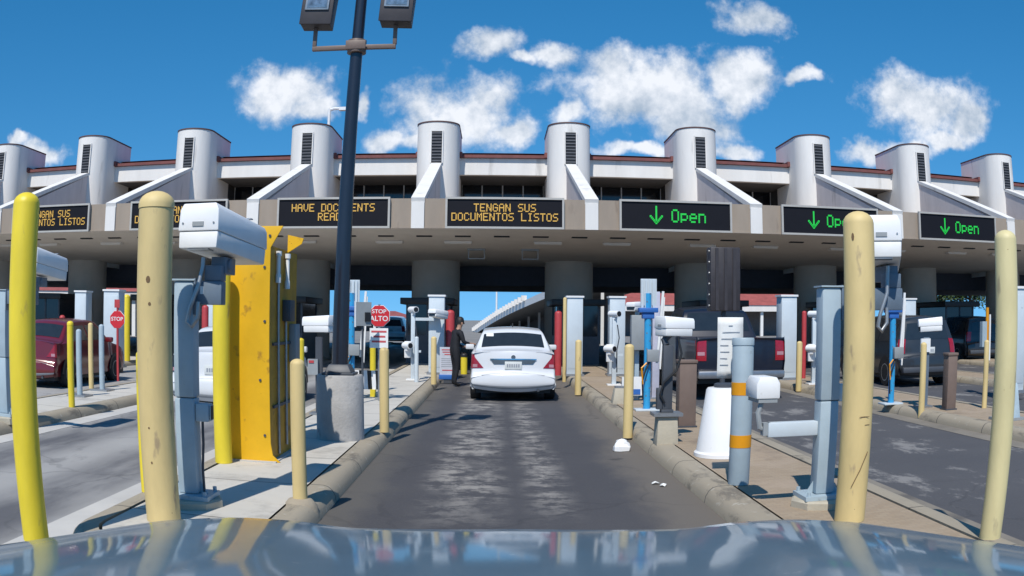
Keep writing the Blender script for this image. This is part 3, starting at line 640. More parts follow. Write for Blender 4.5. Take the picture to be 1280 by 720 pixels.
# ------------------------------------------------------------------ camera housings and posts
def housing(parent, loc, w_=.36, l=1.0, h=.34, rz=0, rx=0, mats=(WHITE, WHITE_M), near=True):
    o = bpy.data.objects.new('camera_housing', None); COL.objects.link(o); o.parent = parent; o.location = loc; o.rotation_euler = (rx, 0, rz); o.empty_display_size = .1
    if w_ > .34:
        q = MB()
        for sx in (-1, 1): q.lathe([(.008, 0), (.008, .006)], 8, T4((sx * w_ * .38, -l / 2, h * .05), rx=PI / 2)); q.box(sx * w_ * .3 - .025, sx * w_ * .3 + .025, l * .2, l * .2 + .05, h * .5, h * .5 + .008)
        q.box(w_ / 2 + .0005, w_ / 2 + .002, -l * .1, l * .06, -h * .06, h * .08, T4((-.012, 0, 0)))
        q.build('fastener', STEEL, o)
    a, b = w_ / 2, l / 2
    lid = [(-a, -h * .12), (-a * .95, h * .36), (-a * .80, h * .5), (a * .80, h * .5), (a * .95, h * .36), (a, -h * .12)]
    m = MB(); n = len(lid); ring0 = [(x, -b, z) for x, z in lid]; ring1 = [(x * .97, b, z - (.0 if z < 0 else .02)) for x, z in lid]
    ring0 = [(x, y - (.06 * h / .34 if z > 0 else 0) * 0, z) for x, y, z in ring0]
    m.add(ring0 + ring1, [tuple(range(n - 1, -1, -1)), tuple(range(n, 2 * n))] + [(i, (i + 1) % n, (i + 1) % n + n, i + n) for i in range(n)])
    m.build('sun_shield', mats[0], o, bevel=.012)
    MB().box(-a * .93, a * .93, -b + .01, b - .03, -h * .5, -h * .125, tx=-.006).build('camera_body', mats[1], o, bevel=.012)
    m = MB().box(-a * .72, a * .72, b - .03, b - .012, -h * .42, -h * .15); m.build('lens_window', GLASS_DK, o)
    m = MB().box(-.05 * w_ / .37, .05 * w_ / .37, -b - .008, -b + .02, -h * .02, h * .08); m.build('latch', GREYBOX, o); MB().box(-a * .5, a * .5, -b + .02, -b + .12, -h * .53, -h * .505).build('hinge_plate', STEEL, o)
    return o
def camera_post(x, y, side, label, hx, hy, hz, hrz=0, hmats=(WHITE, WHITE_M)):
    """grey square post on a footing; an arm at the top carries a camera housing at offset hx, hy, height hz"""
    t = thing('camera_post', label, 'camera post', (x, y, .15), 0, 'lane camera posts')
    MB().lathe([(.27, -.03), (.27, .05), (.25, .065)], 8).build('footing', PED, t)
    m = MB().box(-.2, .2, -.17, .17, .066, .10)
    for sx in (-1, 1):
        for sy in (-1, 1): m.lathe([(.018, .1), (.018, .135)], 6, T4((sx * .165, sy * .135, 0)))
    m.prism([(-.15, .10), (-.085, .10), (-.085, .2)], -.006, .006, 'y'); m.prism([(.15, .10), (.085, .10), (.085, .2)], -.006, .006, 'y')
    m.build('base_plate', BLUEGREY, t)
    m = MB().box(-.085, .085, -.08, .08, .10, .86); m.box(-.0865, .0865, -.0815, .0815, .863, 1.76)
    m.build('post', BLUEGREY, t, bevel=.018)
    MB().box(-.1, .1, -.095, .095, 1.762, 1.775).build('post_cap', BLUEGREY, t)
    a, b = (.0866, hx + .08) if side > 0 else (hx - .08, -.0866)
    m = MB().box(a, b, -.07, .05, 1.58, 1.76); m.box(a, a + .02, -.09, .07, 1.5, 1.78); m.build('arm', BLUEGREY_D, t, bevel=.008)
    m = MB().box(hx - .07, hx + .07, -.06, .08, 1.762, hz - .4); m.box(hx - .04, hx + .08, .02, .3, hz - .46, hz - .33); m.tube([(hx - .03, .12, hz - .39), (hx + .1, .12, hz - .39)], .05, 12)
    m.build('swivel_mount', BLUEGREY_D, t, bevel=.006)
    housing(t, (hx, hy, hz - .15), rx=-.075, rz=hrz, mats=hmats)
    m = MB(); m.tube([(hx - .08, hy - .3, hz - .34), (hx - .085, hy - .3, hz - .42), (hx - .1, -.12, hz - .56), (hx - .17, -.12, hz - .74), (hx - .19, -.12, hz - .83), (hx - .15, -.12, hz - .87), (hx - .1, -.12, hz - .8), (hx - .1, -.11, hz - .68)], .018, 8)
    m.build('cable', STEEL, t, angle=80)
    return t
p1 = camera_post(-2.40, 6.56, 1, 'blue-grey post with a big white camera housing beside the amber guard', .24, .24, 2.28, hrz=-.14)
m = MB().box(.09, .2, -.06, .06, .68, .82); m.use(BLACK).box(.2, .215, -.045, .045, .69, .81); m.build('junction_box', BLUEGREY, p1, bevel=.006)
m = MB(); m.tube([(.13, 0, .68), (.13, .0, .5), (.115, 0, .3), (.12, 0, .1)], .012, 6); m.build('conduit', DKGREY, p1)
m = MB().use(WHITE_M).box(.14, .17, -.072, -.0705, 1.66, 1.72); m.build('sticker', WHITE_M, p1)
p2 = camera_post(2.64, 6.70, 1, 'blue-grey post with a low side arm carrying a white lamp box', .60, .2, 2.28, hrz=-.43)
m = MB().box(-.52, -.087, -.05, .05, .585, .70); m.build('lower_arm', PALE, p2, bevel=.008)
m = MB(); m.tube([(-.52, 0, .64), (-.58, 0, .66), (-.60, 0, .78), (-.55, .02, .9), (-.54, .03, .98)], .022, 8); m.box(-.56, -.5, -.04, .04, .6, .7); m.build('lamp_bracket', GREYBOX, p2)
lb = MB().prism([(-.1, 0), (-.1, .12), (-.07, .17), (.07, .17), (.1, .12), (.1, 0)], -.05, .28, 'y').build('lamp_box', WHITE, p2, bevel=.012); lb.location = (-.53, 0, .89)
o = MB().box(-.08, .08, -.04, .26, -.03, -.001).build('lamp_lens', GREYBOX, lb)
m = MB().box(.09, .16, -.05, .05, .85, .99); m.build('junction_box', PALE, p2, bevel=.006)
camera_post(-6.68, 10.2, 1, 'blue-grey camera post half hidden by the big bright yellow bollard', .55, .3, 2.28)

# ------------------------------------------------------------------ amber steel guard
t = thing('steel_guard', 'tall solid amber steel equipment guard behind the tall bright yellow bollard', 'equipment guard', (-2.48, 8.87, .15))
MB().prism([(.28, 0), (.20, .07), (.18, .2), (.18, 2.2), (.31, 2.42), (-.36, 2.42), (-.36, 0)], -.02, .0, 'y').build('front_plate', ORANGE, t, bevel=.004)
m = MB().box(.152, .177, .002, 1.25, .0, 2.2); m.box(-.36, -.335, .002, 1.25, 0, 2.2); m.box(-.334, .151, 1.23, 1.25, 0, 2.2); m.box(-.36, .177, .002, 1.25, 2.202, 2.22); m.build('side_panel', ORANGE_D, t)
MB().prism([(.178, 2.2), (.178, 2.40), (.36, 2.36), (.34, 2.30)], .75, .765, 'y').build('gusset', ORANGE, t)
for yq, z0, z1, xq in ((.22, 1.85, 2.18, .21), (.62, 1.8, 2.18, .215)):
    MB().lathe([(.03, z0), (.03, z0 + .08), (.022, z0 + .1), (.022, z1 - .05), (.034, z1 - .05), (.034, z1)], 12, T4((xq, yq, 0))).build('conduit_fitting', WHITE_M, t)
MB().box(.179, .27, .55, .78, 1.45, 1.68).build('junction_box', DKGREY, t, bevel=.008)
MB().box(.179, .26, .88, 1.1, 1.0, 1.42).build('junction_box', GREYBOX, t, bevel=.008)
for yq, za, zb in ((.30, .05, 1.85), (.66, .1, 1.45), (.97, .1, 1.0)):
    m = MB(); m.tube([(.195, yq, za), (.2, yq, (za + zb) / 2), (.195, yq, zb)], .014, 8); m.build('conduit', STEEL, t)
for z in (1.2, .55): MB().box(.178, .2, .1, 1.24, z, z + .03).build('strap', DKGREY, t)
m = MB()
for x, z in ((.17, 2.32), (-.2, 2.32), (.13, 1.45), (.12, .28), (.08, .85), (.12, 2.0)): m.lathe([(.014, 0), (.014, .012)], 8, T4((x, -.02, z), rx=PI / 2))
m.build('bolt', DKGREY, t)
MB().box(-.40, .24, -.06, 1.3, -.01, .012).build('base_slab', CONC_L, t)

# ------------------------------------------------------------------ light pole
t = thing('light_pole', 'black light pole with two floodlights on a round concrete base', 'light pole', (-1.92, 10.93, .15))
MB().lathe([(.30, -.02), (.295, .78), (.28, .80)], 40).build('concrete_base', CONC, t, angle=40)
m = MB().box(-.2, .2, -.2, .2, .80, .83); m.box(-.17, .17, -.17, .17, .831, .93, tx=.05, ty=.05); m.build('base_cover', DKGREY, t, bevel=.01)
m = MB(); m.tube([(.0, 0, .86), (.035, 0, 2.5), (.075, 0, 4.2), (.12, 0, 6.2)], .105, 24, .072); m.build('pole', POLE, t, angle=60)
m = MB().box(-.5, .6, -.03, .03, 4.92, 4.98, T4((.0, -.02, 0)))
m.lathe([(.125, 4.87), (.125, 5.05)], 20, T4((.09, 0, 0))); m.box(-.04, .22, -.13, -.1, 4.9, 5.02)
for x in (-.5, .56): m.box(x, x + .05, -.05, .01, 4.981, 5.24)
m.build('cross_arm', BRONZE, t, bevel=.006)
for x in (-.46, .59):
    hd = MB(); hd.box(-.2, .2, -.13, .13, 0, .62, tx=-.02); hd.box(-.215, .215, -.15, -.128, .0, .62); hb = hd.build('floodlight', HOUSING_DK, t, bevel=.015)
    hb.location = (x, -.05, 5.24); hb.rotation_euler = (-.05, .05, 0)
    ln = MB().use(STEEL); ln.box(-.16, .16, -.172, -.151, .2, .58); ln.use(M('lamp_glass', (.30, .33, .36), .12, var=.5, scale=9, metal=.6)); ln.box(-.135, .135, -.178, -.1725, .225, .555)
    o = ln.build('lamp_lens', None, hb, bevel=.004)

# ------------------------------------------------------------------ right island equipment
t = thing('camera_pedestal', 'white camera housing on a dark post and buff concrete pedestal', 'camera post', (2.08, 10.75, .15))
MB().box(-.14, .14, -.14, .14, -.1, .34, tx=.02, ty=.02).build('pedestal', PED, t, bevel=.01)
MB().box(-.18, .18, -.16, .16, .341, .38).build('base_plate', STEEL, t)
m = MB().box(-.075, .075, -.07, .07, .38, .42); m.box(-.06, .06, -.055, .055, .42, 1.2); m.box(-.13, -.062, -.05, .05, .42, .68); m.build('post', DKGREY, t, bevel=.006)
m = MB(); m.tube([(-.02, 0, 1.2), (-.04, .02, 1.26), (.02, .02, 1.33)], .045, 10); m.build('swivel_mount', DKGREY, t)
housing(t, (.10, .08, 1.43), .30, .42, .24, rz=-1.25, rx=-.02)
m = MB(); m.tube([(.12, -.05, 1.3), (.16, -.08, 1.1), (.1, -.09, .9), (-.06, -.09, .75), (-.1, -.08, .6), (-.04, -.08, .5)], .014, 7); m.build('cable', BLACK, t)

def blue_mast(x, y, h, label, sign=True):
    t = thing('blue_mast', label, 'equipment mast', (x, y, .15))
    MB().box(-.2, .2, -.16, .16, 0, .03).build('base_plate', PALE, t, bevel=.005)
    m = MB().use(CYAN); m.lathe([(.06, .03), (.06, h)], 20); m.use(BLUEGREY_D)
    for i in range(14):
        a = -PI / 2 + (.5 if i % 2 else -.4); M4 = T4((.0605 * math.cos(a), .0605 * math.sin(a), .25 + i * .13), rz=a + PI / 2)
        m.add([(.012 * math.cos(2 * PI * j / 8), 0, .016 * math.sin(2 * PI * j / 8)) for j in range(8)], [tuple(range(8))], M4)
    m.build('mast_tube', None, t, angle=50, fix=False)
    m = MB().box(-.16, .16, -.1, .1, h - .32, h - .24); m.box(-.1, .1, -.07, .07, h - .42, h - .32); m.build('clamp', SIGNBLUE, t, bevel=.01)
    m = MB()
    for i in range(4): m.box(-.12 + i * .065, -.085 + i * .065, -.04, -.01, h - .24, h + .22)
    m.box(-.125, .145, -.009, .02, h - .2, h + .24); m.build('rack_panel', PALE, t)
    MB().box(-.03, .17, -.16, -.07, .82, 1.02).build('junction_box', GREYBOX, t, bevel=.008)
    m = MB(); m.tube([(.02, -.1, .82), (-.06, -.14, .65), (-.1, -.12, .5), (-.08, -.1, .2)], .014, 7); m.use(STRIPE_O); m.tube([(-.03, -.1, .8), (-.12, -.14, .72), (-.09, -.12, .45)], .014, 7); m.build('cable', BLACK, t)
    return t
bm1 = blue_mast(2.51, 14.75, 1.95, 'cyan blue perforated mast beside the square grey cabinet')
m = MB().box(.08, .12, .0, .03, .8, 2.0, T4((0, 0, 0), ry=.08)); m.box(.17, .2, .02, .05, .7, 1.9, T4((0, 0, 0), ry=.05)); m.build('rod', WHITE_M, bm1)
copy_tree(bm1, None, (7.0, 14.4, .15), 'cyan blue mast in front of the charcoal car')
copy_tree(bm1, None, (-2.63, 16.2, .15), 'cyan blue mast behind the black light pole')
t = thing('equipment_cabinet', 'grey cabinet with a bullet camera on top, next to a blue mast', 'cabinet', (2.64, 16.6, .15))
m = MB(); m.box(-.14, .14, -.1, .1, .95, 1.6); m.build('cabinet_box', GREYBOX, t, bevel=.012); m = MB().box(-.04, .04, .1, .16, 0, 1.75); m.build('post', BLUEGREY, t)
housing(t, (-.05, .05, 1.77), .2, .42, .17, rz=2.5, rx=0)
MB().box(-.3, .1, -.06, 0, .1, .45).use(SIGNBLUE).box(-.25, .05, -.07, -.061, .12, .22).build('notice', WHITE_M, t)
# stand with several small cameras
def bullet(parent, loc, rz, l=.3, r=.06, mat=WHITE, rx=0):
    m = MB().use(mat); R4 = T4((0, 0, 0), rx=PI / 2)
    m.lathe([(r, -l / 2), (r, l / 2)], 16, R4); m.use(BLACK); m.lathe([(r * .8, l / 2 + .0005), (r * .8, l / 2 + .006)], 16, R4); m.use(mat); m.box(-r * .5, r * .5, -.05, .05, -r - .05, -r * .5)
    o = m.build('bullet_camera', None, parent, angle=50); o.location = loc; o.rotation_euler = (rx, 0, rz); return o
def camera_stand(x, y, label, h=1.55, boxes=True, flip=1):
    t = thing('camera_stand', label, 'camera stand', (x, y, .15))
    MB().box(-.16, .16, -.14, .14, 0, .03).build('base_plate', WHITE_M, t)
    m = MB().box(-.05, .05, -.05, .05, .03, h); m.build('post', PALE, t, bevel=.006)
    bullet(t, (.0, -.02, h + .1), .5 * flip, .34, .075)
    if boxes:
        MB().box(-.2, -.02, -.16, -.051, .55, .95).build('control_box', WHITE_M, t, bevel=.01)
        bullet(t, (-.12, -.2, .85), .6 * flip, .3, .08)
        MB().box(.052, .2, -.06, .06, .68, .73).build('side_arm', PALE, t)
        m = MB(); m.tube([(.06, -.06, 1.4), (.1, -.1, 1.1), (.05, -.08, .8), (.06, -.06, .3)], .014, 7); m.build('cable', DKGREY, t)
    return t
camera_stand(2.72, 20.6, 'stand with two white bullet cameras next to the grey cabinet')
camera_stand(7.42, 19.8, 'white bullet camera stand beside the thin red post')
camera_stand(-2.02, 21.9, 'pale grey stand with white camera beside the striped barrier', 1.62)
t = thing('wall_camera', 'large white camera on an arm in front of a scanner cabinet', 'camera', (-1.62, 24.0, 1.72))
housing(t, (.1, -.35, .07), .26, .6, .22, rz=2.6, rx=.12)
MB().box(-.6, .0, .0, .15, -.12, -.04).build('arm', PALE, t); MB().box(-.05, .1, -.1, .15, -.04, .05).build('mount', DKGREY, t)
t = thing('buff_pedestal', 'small buff concrete pedestal with nothing standing on it', 'pedestal', (2.25, 16.1, .15))
MB().box(-.16, .16, -.16, .16, -.02, .28, tx=.05, ty=.05).build('pedestal', PED, t, bevel=.012); MB().box(-.1, .1, -.1, .1, .281, .31).build('base_plate', STEEL, t)
t = thing('lilac_column', 'slim pale lilac pillar behind the blue mast', 'pillar', (3.05, 17.0, .15))
MB().box(-.07, .07, -.07, .07, 0, 2.05).build('pillar', M('lilac_paint', (.45, .45, .54), .5), t, bevel=.01); MB().box(-.11, .11, -.11, .11, 0, .03).build('base_plate', STEEL, t)

# tall dark signal housing right of centre
t = thing('signal_housing', 'tall dark ribbed signal housing on a post behind the pickup', 'signal', (4.2, 16.0, 0))
m = MB().box(-.29, .29, -.14, .2, 2.05, 3.22); m.build('housing', HOUSING_DK, t, bevel=.02)
m = MB()
for i in range(3): m.box(-.2 + i * .17, -.14 + i * .17, -.165, -.141, 2.06, 3.2)
m.build('rib', HOUSING_DK, t)
m = MB().use(STEEL)
for i in range(6): m.lathe([(.02, 0), (.02, .02)], 8, T4((-.29, -.05, 2.15 + i * .2), ry=-PI / 2))
m.build('bolt', STEEL, t)
m = MB(); m.tube([(0, .03, 0.0), (0, .03, 2.05)], .05, 12); m.build('post', DKGREY, t)
t.location = (3.35, 12.9, .15); t.scale = (.8, .8, .8)

# paper notice taped to the banded bollard
t = thing('paper_notice', 'white paper notice fixed behind the top of the orange banded bollard', 'notice', (2.15, 8.02, 1.4))
m = MB().use(PAPER)
rows = []
for i in range(9):
    z = .28 - i * .07; rows.append([(-.125 + (.02 if i > 4 else 0) * 0 + .03 * (i / 8) * 0, .004 * math.sin(i), z), (-.05, .0, z), (.03, .002 * math.cos(i * 2), z), (.125 if i < 5 else .01, .004 * math.sin(i + 1), z)])
m.grid(rows); m.build('paper_sheet', None, t, fix=False)
so_ = t.children[0].modifiers.new('thick', 'SOLIDIFY'); so_.thickness = .002
m = MB()
for i, (a, b) in enumerate(((-.02, .02), (-.08, .09), (-.09, .08), (-.1, -.02), (-.1, -.01), (-.1, -.03), (-.1, -.02))): m.box(a, b, -.0085, -.007, .2 - i * .06, .206 - i * .06)
m.build('print', INK_GREY, t)

# ------------------------------------------------------------------ left island equipment
t = thing('camera_stand', 'white camera housing on a dark stand just behind the black light pole', 'camera stand', (-2.72, 13.6, .15))
MB().box(-.05, .05, -.05, .05, .03, 1.2).build('post', DKGREY, t); MB().box(-.14, .14, -.14, .14, 0, .03).build('base_plate', STEEL, t)
housing(t, (0.0, .05, 1.4), .3, .5, .26, rz=1.2, rx=-.02)
m = MB().use(GREYBOX).box(-.16, .0, -.12, -.051, .62, .86); m.use(RED).box(-.14, -.06, -.13, -.1205, .8, .84); m.build('control_box', None, t)
def octagon(parent, r, mat, y, name, th=.012):
    m = MB(); m.prism([(r * math.cos(PI / 8 + i * PI / 4), r * math.sin(PI / 8 + i * PI / 4)) for i in range(8)], y, y + th, 'y'); return m.build(name, mat, parent)
t = thing('stop_sign', 'red octagonal stop sign reading STOP ALTO, half covered by a grey board', 'stop sign', (-2.12, 16.2, .15))
m = MB(); m.tube([(0, .03, 0), (0, .03, 1.75)], .025, 10); m.build('post', STEEL, t)
o = octagon(t, .2, SIGNRED, 0, 'sign_face'); o.location = (0, 0, 1.54); b = octagon(t, .212, SIGNWHITE, .013, 'sign_border'); b.location = (0, 0, 1.54)
text_part('STOP', .10, SIGNWHITE, t, (0, -.003, 1.62), sx=1.1); text_part('ALTO', .13, SIGNWHITE, t, (.0, -.003, 1.49), sx=1.0)
m = MB().use(WHITE_M).box(-.17, .17, -.01, .0, 0, .36); m.use(INK_RED)
for i, (a, b_) in enumerate(((-.14, .14), (-.1, .12), (-.13, .13))): m.box(a, b_, -.013, -.0105, .28 - i * .09, .315 - i * .09)
n_ = m.build('notice_plate', None, t); n_.location = (.0, 0, .96)
t = thing('grey_sign_board', 'grey board with a white edge in front of the stop sign, seen tilted', 'sign', (-2.33, 15.7, .15), .55)
MB().box(-.15, .15, 0, .03, 1.36, 1.78).build('board', GREYBOX, t); MB().box(-.165, -.15, -.01, .04, 1.34, 1.8).build('board_edge', WHITE_M, t); MB().box(.02, .12, -.03, -.001, 1.44, 1.6).build('bracket', BLACK, t)
m = MB(); m.tube([(0, .05, 0), (0, .05, 1.75)], .022, 8); m.build('post', DKGREY, t)
# striped barrier
t = thing('striped_barrier', 'low black and white diagonally striped barrier beside the concrete pole base', 'barrier', (-2.45, 17.0, .15))
m = MB()
for i in range(6):
    m.use(BLACK if i % 2 else SIGNWHITE); x = -.24 + i * .08
    m.prism([(x + .02, 0), (x + .099, 0), (x + .079, .36), (x, .36)], -.02, .02, 'y')
m.build('striped_board', None, t); t.children[0].location = (0, 0, .14)
MB().box(-.2, -.1, -.05, .1, 0, .14).build('foot', YELLOW, t); MB().box(.06, .16, -.05, .1, 0, .14).build('foot', YELLOW, t)
# sandwich notice
t = thing('notice_board', 'white lane notice board with red lettering and a blue foot', 'notice board', (-1.2, 22.8, .02))
m = MB().use(M('notice_pale', (.50, .52, .58), .6)).box(-.22, .22, 0, .03, .22, .92)
m.use(INK_RED)
for i, (a, b) in enumerate(((-.17, .17), (-.15, .1), (-.1, .14))): m.box(a, b, -.004, -.001, .84 - i * .06, .865 - i * .06)
m.use(INK_GREY)
for i in range(5): m.box(-.18, .1 + .015 * (i % 3), -.004, -.001, .62 - i * .05, .635 - i * .05)
m.use(INK_RED).box(-.16, .13, -.004, -.001, .32, .345); m.build('board', None, t)
MB().box(-.24, .24, -.04, .1, .10, .22).build('foot', SIGNBLUE, t, bevel=.01); MB().box(-.12, .12, -.02, .08, .0, .1).build('stand', DKGREY, t)
# stop sign far left
t = thing('stop_sign', 'small red octagonal stop sign on a red post behind the red car', 'stop sign', (-8.35, 18.0, .15))
m = MB(); m.tube([(0, .03, 0), (0, .03, 1.8)], .03, 10); m.use(RED); m.box(-.07, .07, -.01, .0, 1.62, 1.8); m.build('post', RED, t)
o = octagon(t, .2, SIGNRED, 0, 'sign_face'); o.location = (0, 0, 1.36); b = octagon(t, .21, SIGNWHITE, .013, 'sign_border'); b.location = (0, 0, 1.36)
text_part('STOP', .12, SIGNWHITE, t, (0, -.003, 1.37), sx=1.1)
# far right bits
t = thing('camera_stand', 'white camera housing on a grey stand in front of the charcoal car', 'camera stand', (7.3, 13.6, .15))
MB().box(-.06, .06, -.06, .06, .03, 1.2).build('post', BLUEGREY_D, t); MB().box(-.14, .14, -.14, .14, 0, .03).build('base_plate', STEEL, t); MB().box(-.14, .06, -.1, -.061, .95, 1.18).build('control_box', WHITE_M, t)
housing(t, (.1, 0, 1.42), .3, .46, .24, rz=1.15, rx=-.05)
t = thing('marker_pole', 'slim orange pole with a blue-grey box on its side', 'pole', (10.6, 16.5, .15))
m = MB(); m.tube([(0, 0, 0), (0, 0, 1.75)], .04, 10); m.build('pole', STRIPE_O, t); MB().box(-.18, -.045, -.06, .06, .9, 1.45).build('control_box', BLUEGREY, t); m = MB().use(WHITE_M).box(.05, .09, -.03, .03, .6, 1.6); m.build('rod', None, t)
t = thing('blue_barrier', 'pale blue tapered barrier base behind the pale yellow-green bollard', 'barrier', (7.55, 11.0, .15))
MB().box(-.17, .17, -.2, .2, 0, .55, tx=.07, ty=.05).build('barrier_body', M('pale_blue_plastic', (.40, .50, .56), .5), t, bevel=.02); MB().box(-.22, .22, -.25, .25, 0, .04).build('foot', GREYBOX, t)

# ------------------------------------------------------------------ vehicles
def catmull(P, sub=4):
    out_ = []
    for i in range(len(P) - 1):
        p0, p1, p2, p3 = P[max(i - 1, 0)], P[i], P[i + 1], P[min(i + 2, len(P) - 1)]
        for s in range(sub):
            u = s / sub
            out_.append(tuple(.5 * (2 * b + (c - a) * u + (2 * a - 5 * b + 4 * c - d) * u * u + (3 * b - a - 3 * c + d) * u ** 3) for a, b, c, d in zip(p0, p1, p2, p3)))
    out_.append(tuple(P[-1])); return out_
class Car:
    """shell from a centre-line profile (y, z, half width, crown) running from the rear bottom over the roof to the front bottom"""
    def __init__(s, name, label, paint, prof, loc, wheels, belt, bottom=.25, r=.07, wr=.31, rz=0, sub=4, group='vehicles in the lanes', cat='car'):
        s.t = thing(name, label, cat, loc, rz, group); s.paint = paint
        s.P = catmull(prof, sub); s.sub = sub; s.r = r; n = len(s.P); s.N = []
        for i in range(n):
            a, b = s.P[max(i - 1, 0)], s.P[min(i + 1, n - 1)]; ty, tz = b[0] - a[0], b[1] - a[1]; l = math.hypot(ty, tz) or 1; s.N.append((tz / l, -ty / l))
        s.belt, s.bottom = belt, bottom
        us = [-2 + .2 * k for k in range(5)] + [-1 + .2 * k for k in range(11)] + [1.2 + .2 * k for k in range(5)]
        m = MB(); m.grid([[s.pt(i, u) for u in us] for i in range(n)])
        wmax = max(p[2] for p in s.P); s.w = wmax
        s.edge = [s.pt(i, 2.0) for i in range(n)]
        for sg in (-1, 1):
            rows = []
            for i in range(n):
                x, y, z = s.edge[i]; z1 = min(z, belt); x1 = wmax if z > belt else x
                zb = min(bottom, z1); rows.append([(sg * x, y, z), (sg * (x + (x1 - x) * .5), y, z + (z1 - z) * .5), (sg * x1, y, z1), (sg * (x1 + .015), y, zb + (z1 - zb) * .5), (sg * (x1 - .03), y, zb)])
            m.grid(rows)
        o = m.build('body', paint, s.t, angle=42)
        m = MB().box(-wmax + .1, wmax - .1, s.P[0][0] + .15, s.P[-1][0] - .15, bottom - .08, bottom + .12); m.build('underbody', BLACK, s.t)
        for yw in wheels:
            for sg in (-1, 1):
                wt = MB(); M4 = T4((0, 0, 0), ry=PI / 2)
                wt.lathe([(wr * .66, -.11), (wr * .95, -.105), (wr, -.07), (wr, .07), (wr * .95, .105), (wr * .66, .11)], 28, M4)
                tw = wt.build('wheel', RUBBER, s.t); tw.location = (sg * (wmax - .085), yw, wr)
                rm = MB(); rm.lathe([(wr * .3, -.1), (wr * .62, -.112), (wr * .62, .112), (wr * .3, .1)], 20, M4); ro = rm.build('rim', RIM, tw)
                ar = MB(); k = 14; R = wr + .06
                ar.prism([(R * math.cos(PI * i / k), R * math.sin(PI * i / k)) for i in range(k + 1)], -.01, .006, 'x'); a_ = ar.build('wheel_arch', BLACK, s.t); a_.location = (sg * (wmax + .014), yw, wr)
    def pt(s, i, u, eps=0.):
        i0 = int(min(max(math.floor(i), 0), len(s.P) - 2)); f = i - i0
        y, z, w_, c = [a + (b - a) * f for a, b in zip(s.P[i0], s.P[i0 + 1])]; ny, nz = [a + (b - a) * f for a, b in zip(s.N[i0], s.N[i0 + 1])]
        au = abs(u); sg = 1 if u >= 0 else -1
        if au <= 1: x = au * (w_ - s.r); off = c * au * au - eps
        else:
            ph = (au - 1) * PI / 2; x = w_ - s.r + (s.r + eps) * math.sin(ph); off = c + s.r - (s.r + eps) * math.cos(ph)
        return (sg * x, y + ny * off, z + nz * off)
    def patch(s, name, mat, i0, i1, u0, u1, u0b=None, u1b=None, eps=.005, parent=None, ni=8, nu=10, label=None):
        """surface piece between profile stations i0..i1; u0b,u1b are the lateral limits at i1"""
        u0b = u0 if u0b is None else u0b; u1b = u1 if u1b is None else u1b; m = MB()
        m.grid([[s.pt((i0 + (i1 - i0) * a / ni) * s.sub, (u0 + (u0b - u0) * a / ni) + ((u1 + (u1b - u1) * a / ni) - (u0 + (u0b - u0) * a / ni)) * k / nu, eps) for k in range(nu + 1)] for a in range(ni + 1)])
        o = m.build(name, mat, parent or s.t, fix=False); return o
    def side_glass(s, y0, y1, f0=.1, f1=.9, slant0=0, slant1=0):
        E = sorted((e for e in s.edge if e[2] > s.belt + .02), key=lambda e: e[1])
        def edge(y):
            for a, b in zip(E, E[1:]):
                if a[1] <= y <= b[1]: q = (y - a[1]) / max(b[1] - a[1], 1e-6); return (a[0] + (b[0] - a[0]) * q, a[2] + (b[2] - a[2]) * q)
            e = E[0] if y < E[0][1] else E[-1]; return (e[0], e[2])
        for sg in (-1, 1):
            m = MB(); rows = []
            for k in range(7):
                row = []
                for j in range(4):
                    f = f0 + (f1 - f0) * j / 3; y = (y0 + slant0 * f) + ((y1 + slant1 * f) - (y0 + slant0 * f)) * k / 6; ex, ez = edge(y)
                    ez = max(ez, s.belt + .02)
                    row.append((sg * (s.w + (ex - s.w) * f + .006), y, s.belt + (ez - s.belt) * f))
                rows.append(row)
            m.grid(rows); m.build('side_window', GLASS, s.t)
    def mirrors(s, y, z):
        for sg in (-1, 1):
            m = MB().box(-.1, .1, -.06, .06, -.06, .06); o = m.build('wing_mirror', s.paint, s.t, bevel=.03); o.location = (sg * (s.w + .1), y, z)
    def plate(s, y, z, text=True):
        t_ = MB().box(-.17, .17, -.012, 0, -.08, .08).build('number_plate', PLATE, s.t, bevel=.004); t_.location = (0, y, z)
        m = MB()
        for k in range(6): m.box(-.13 + k * .045, -.1 + k * .045, -.0145, -.0125, -.035, .03)
        o = m.build('plate_print', INK_GREY, t_)

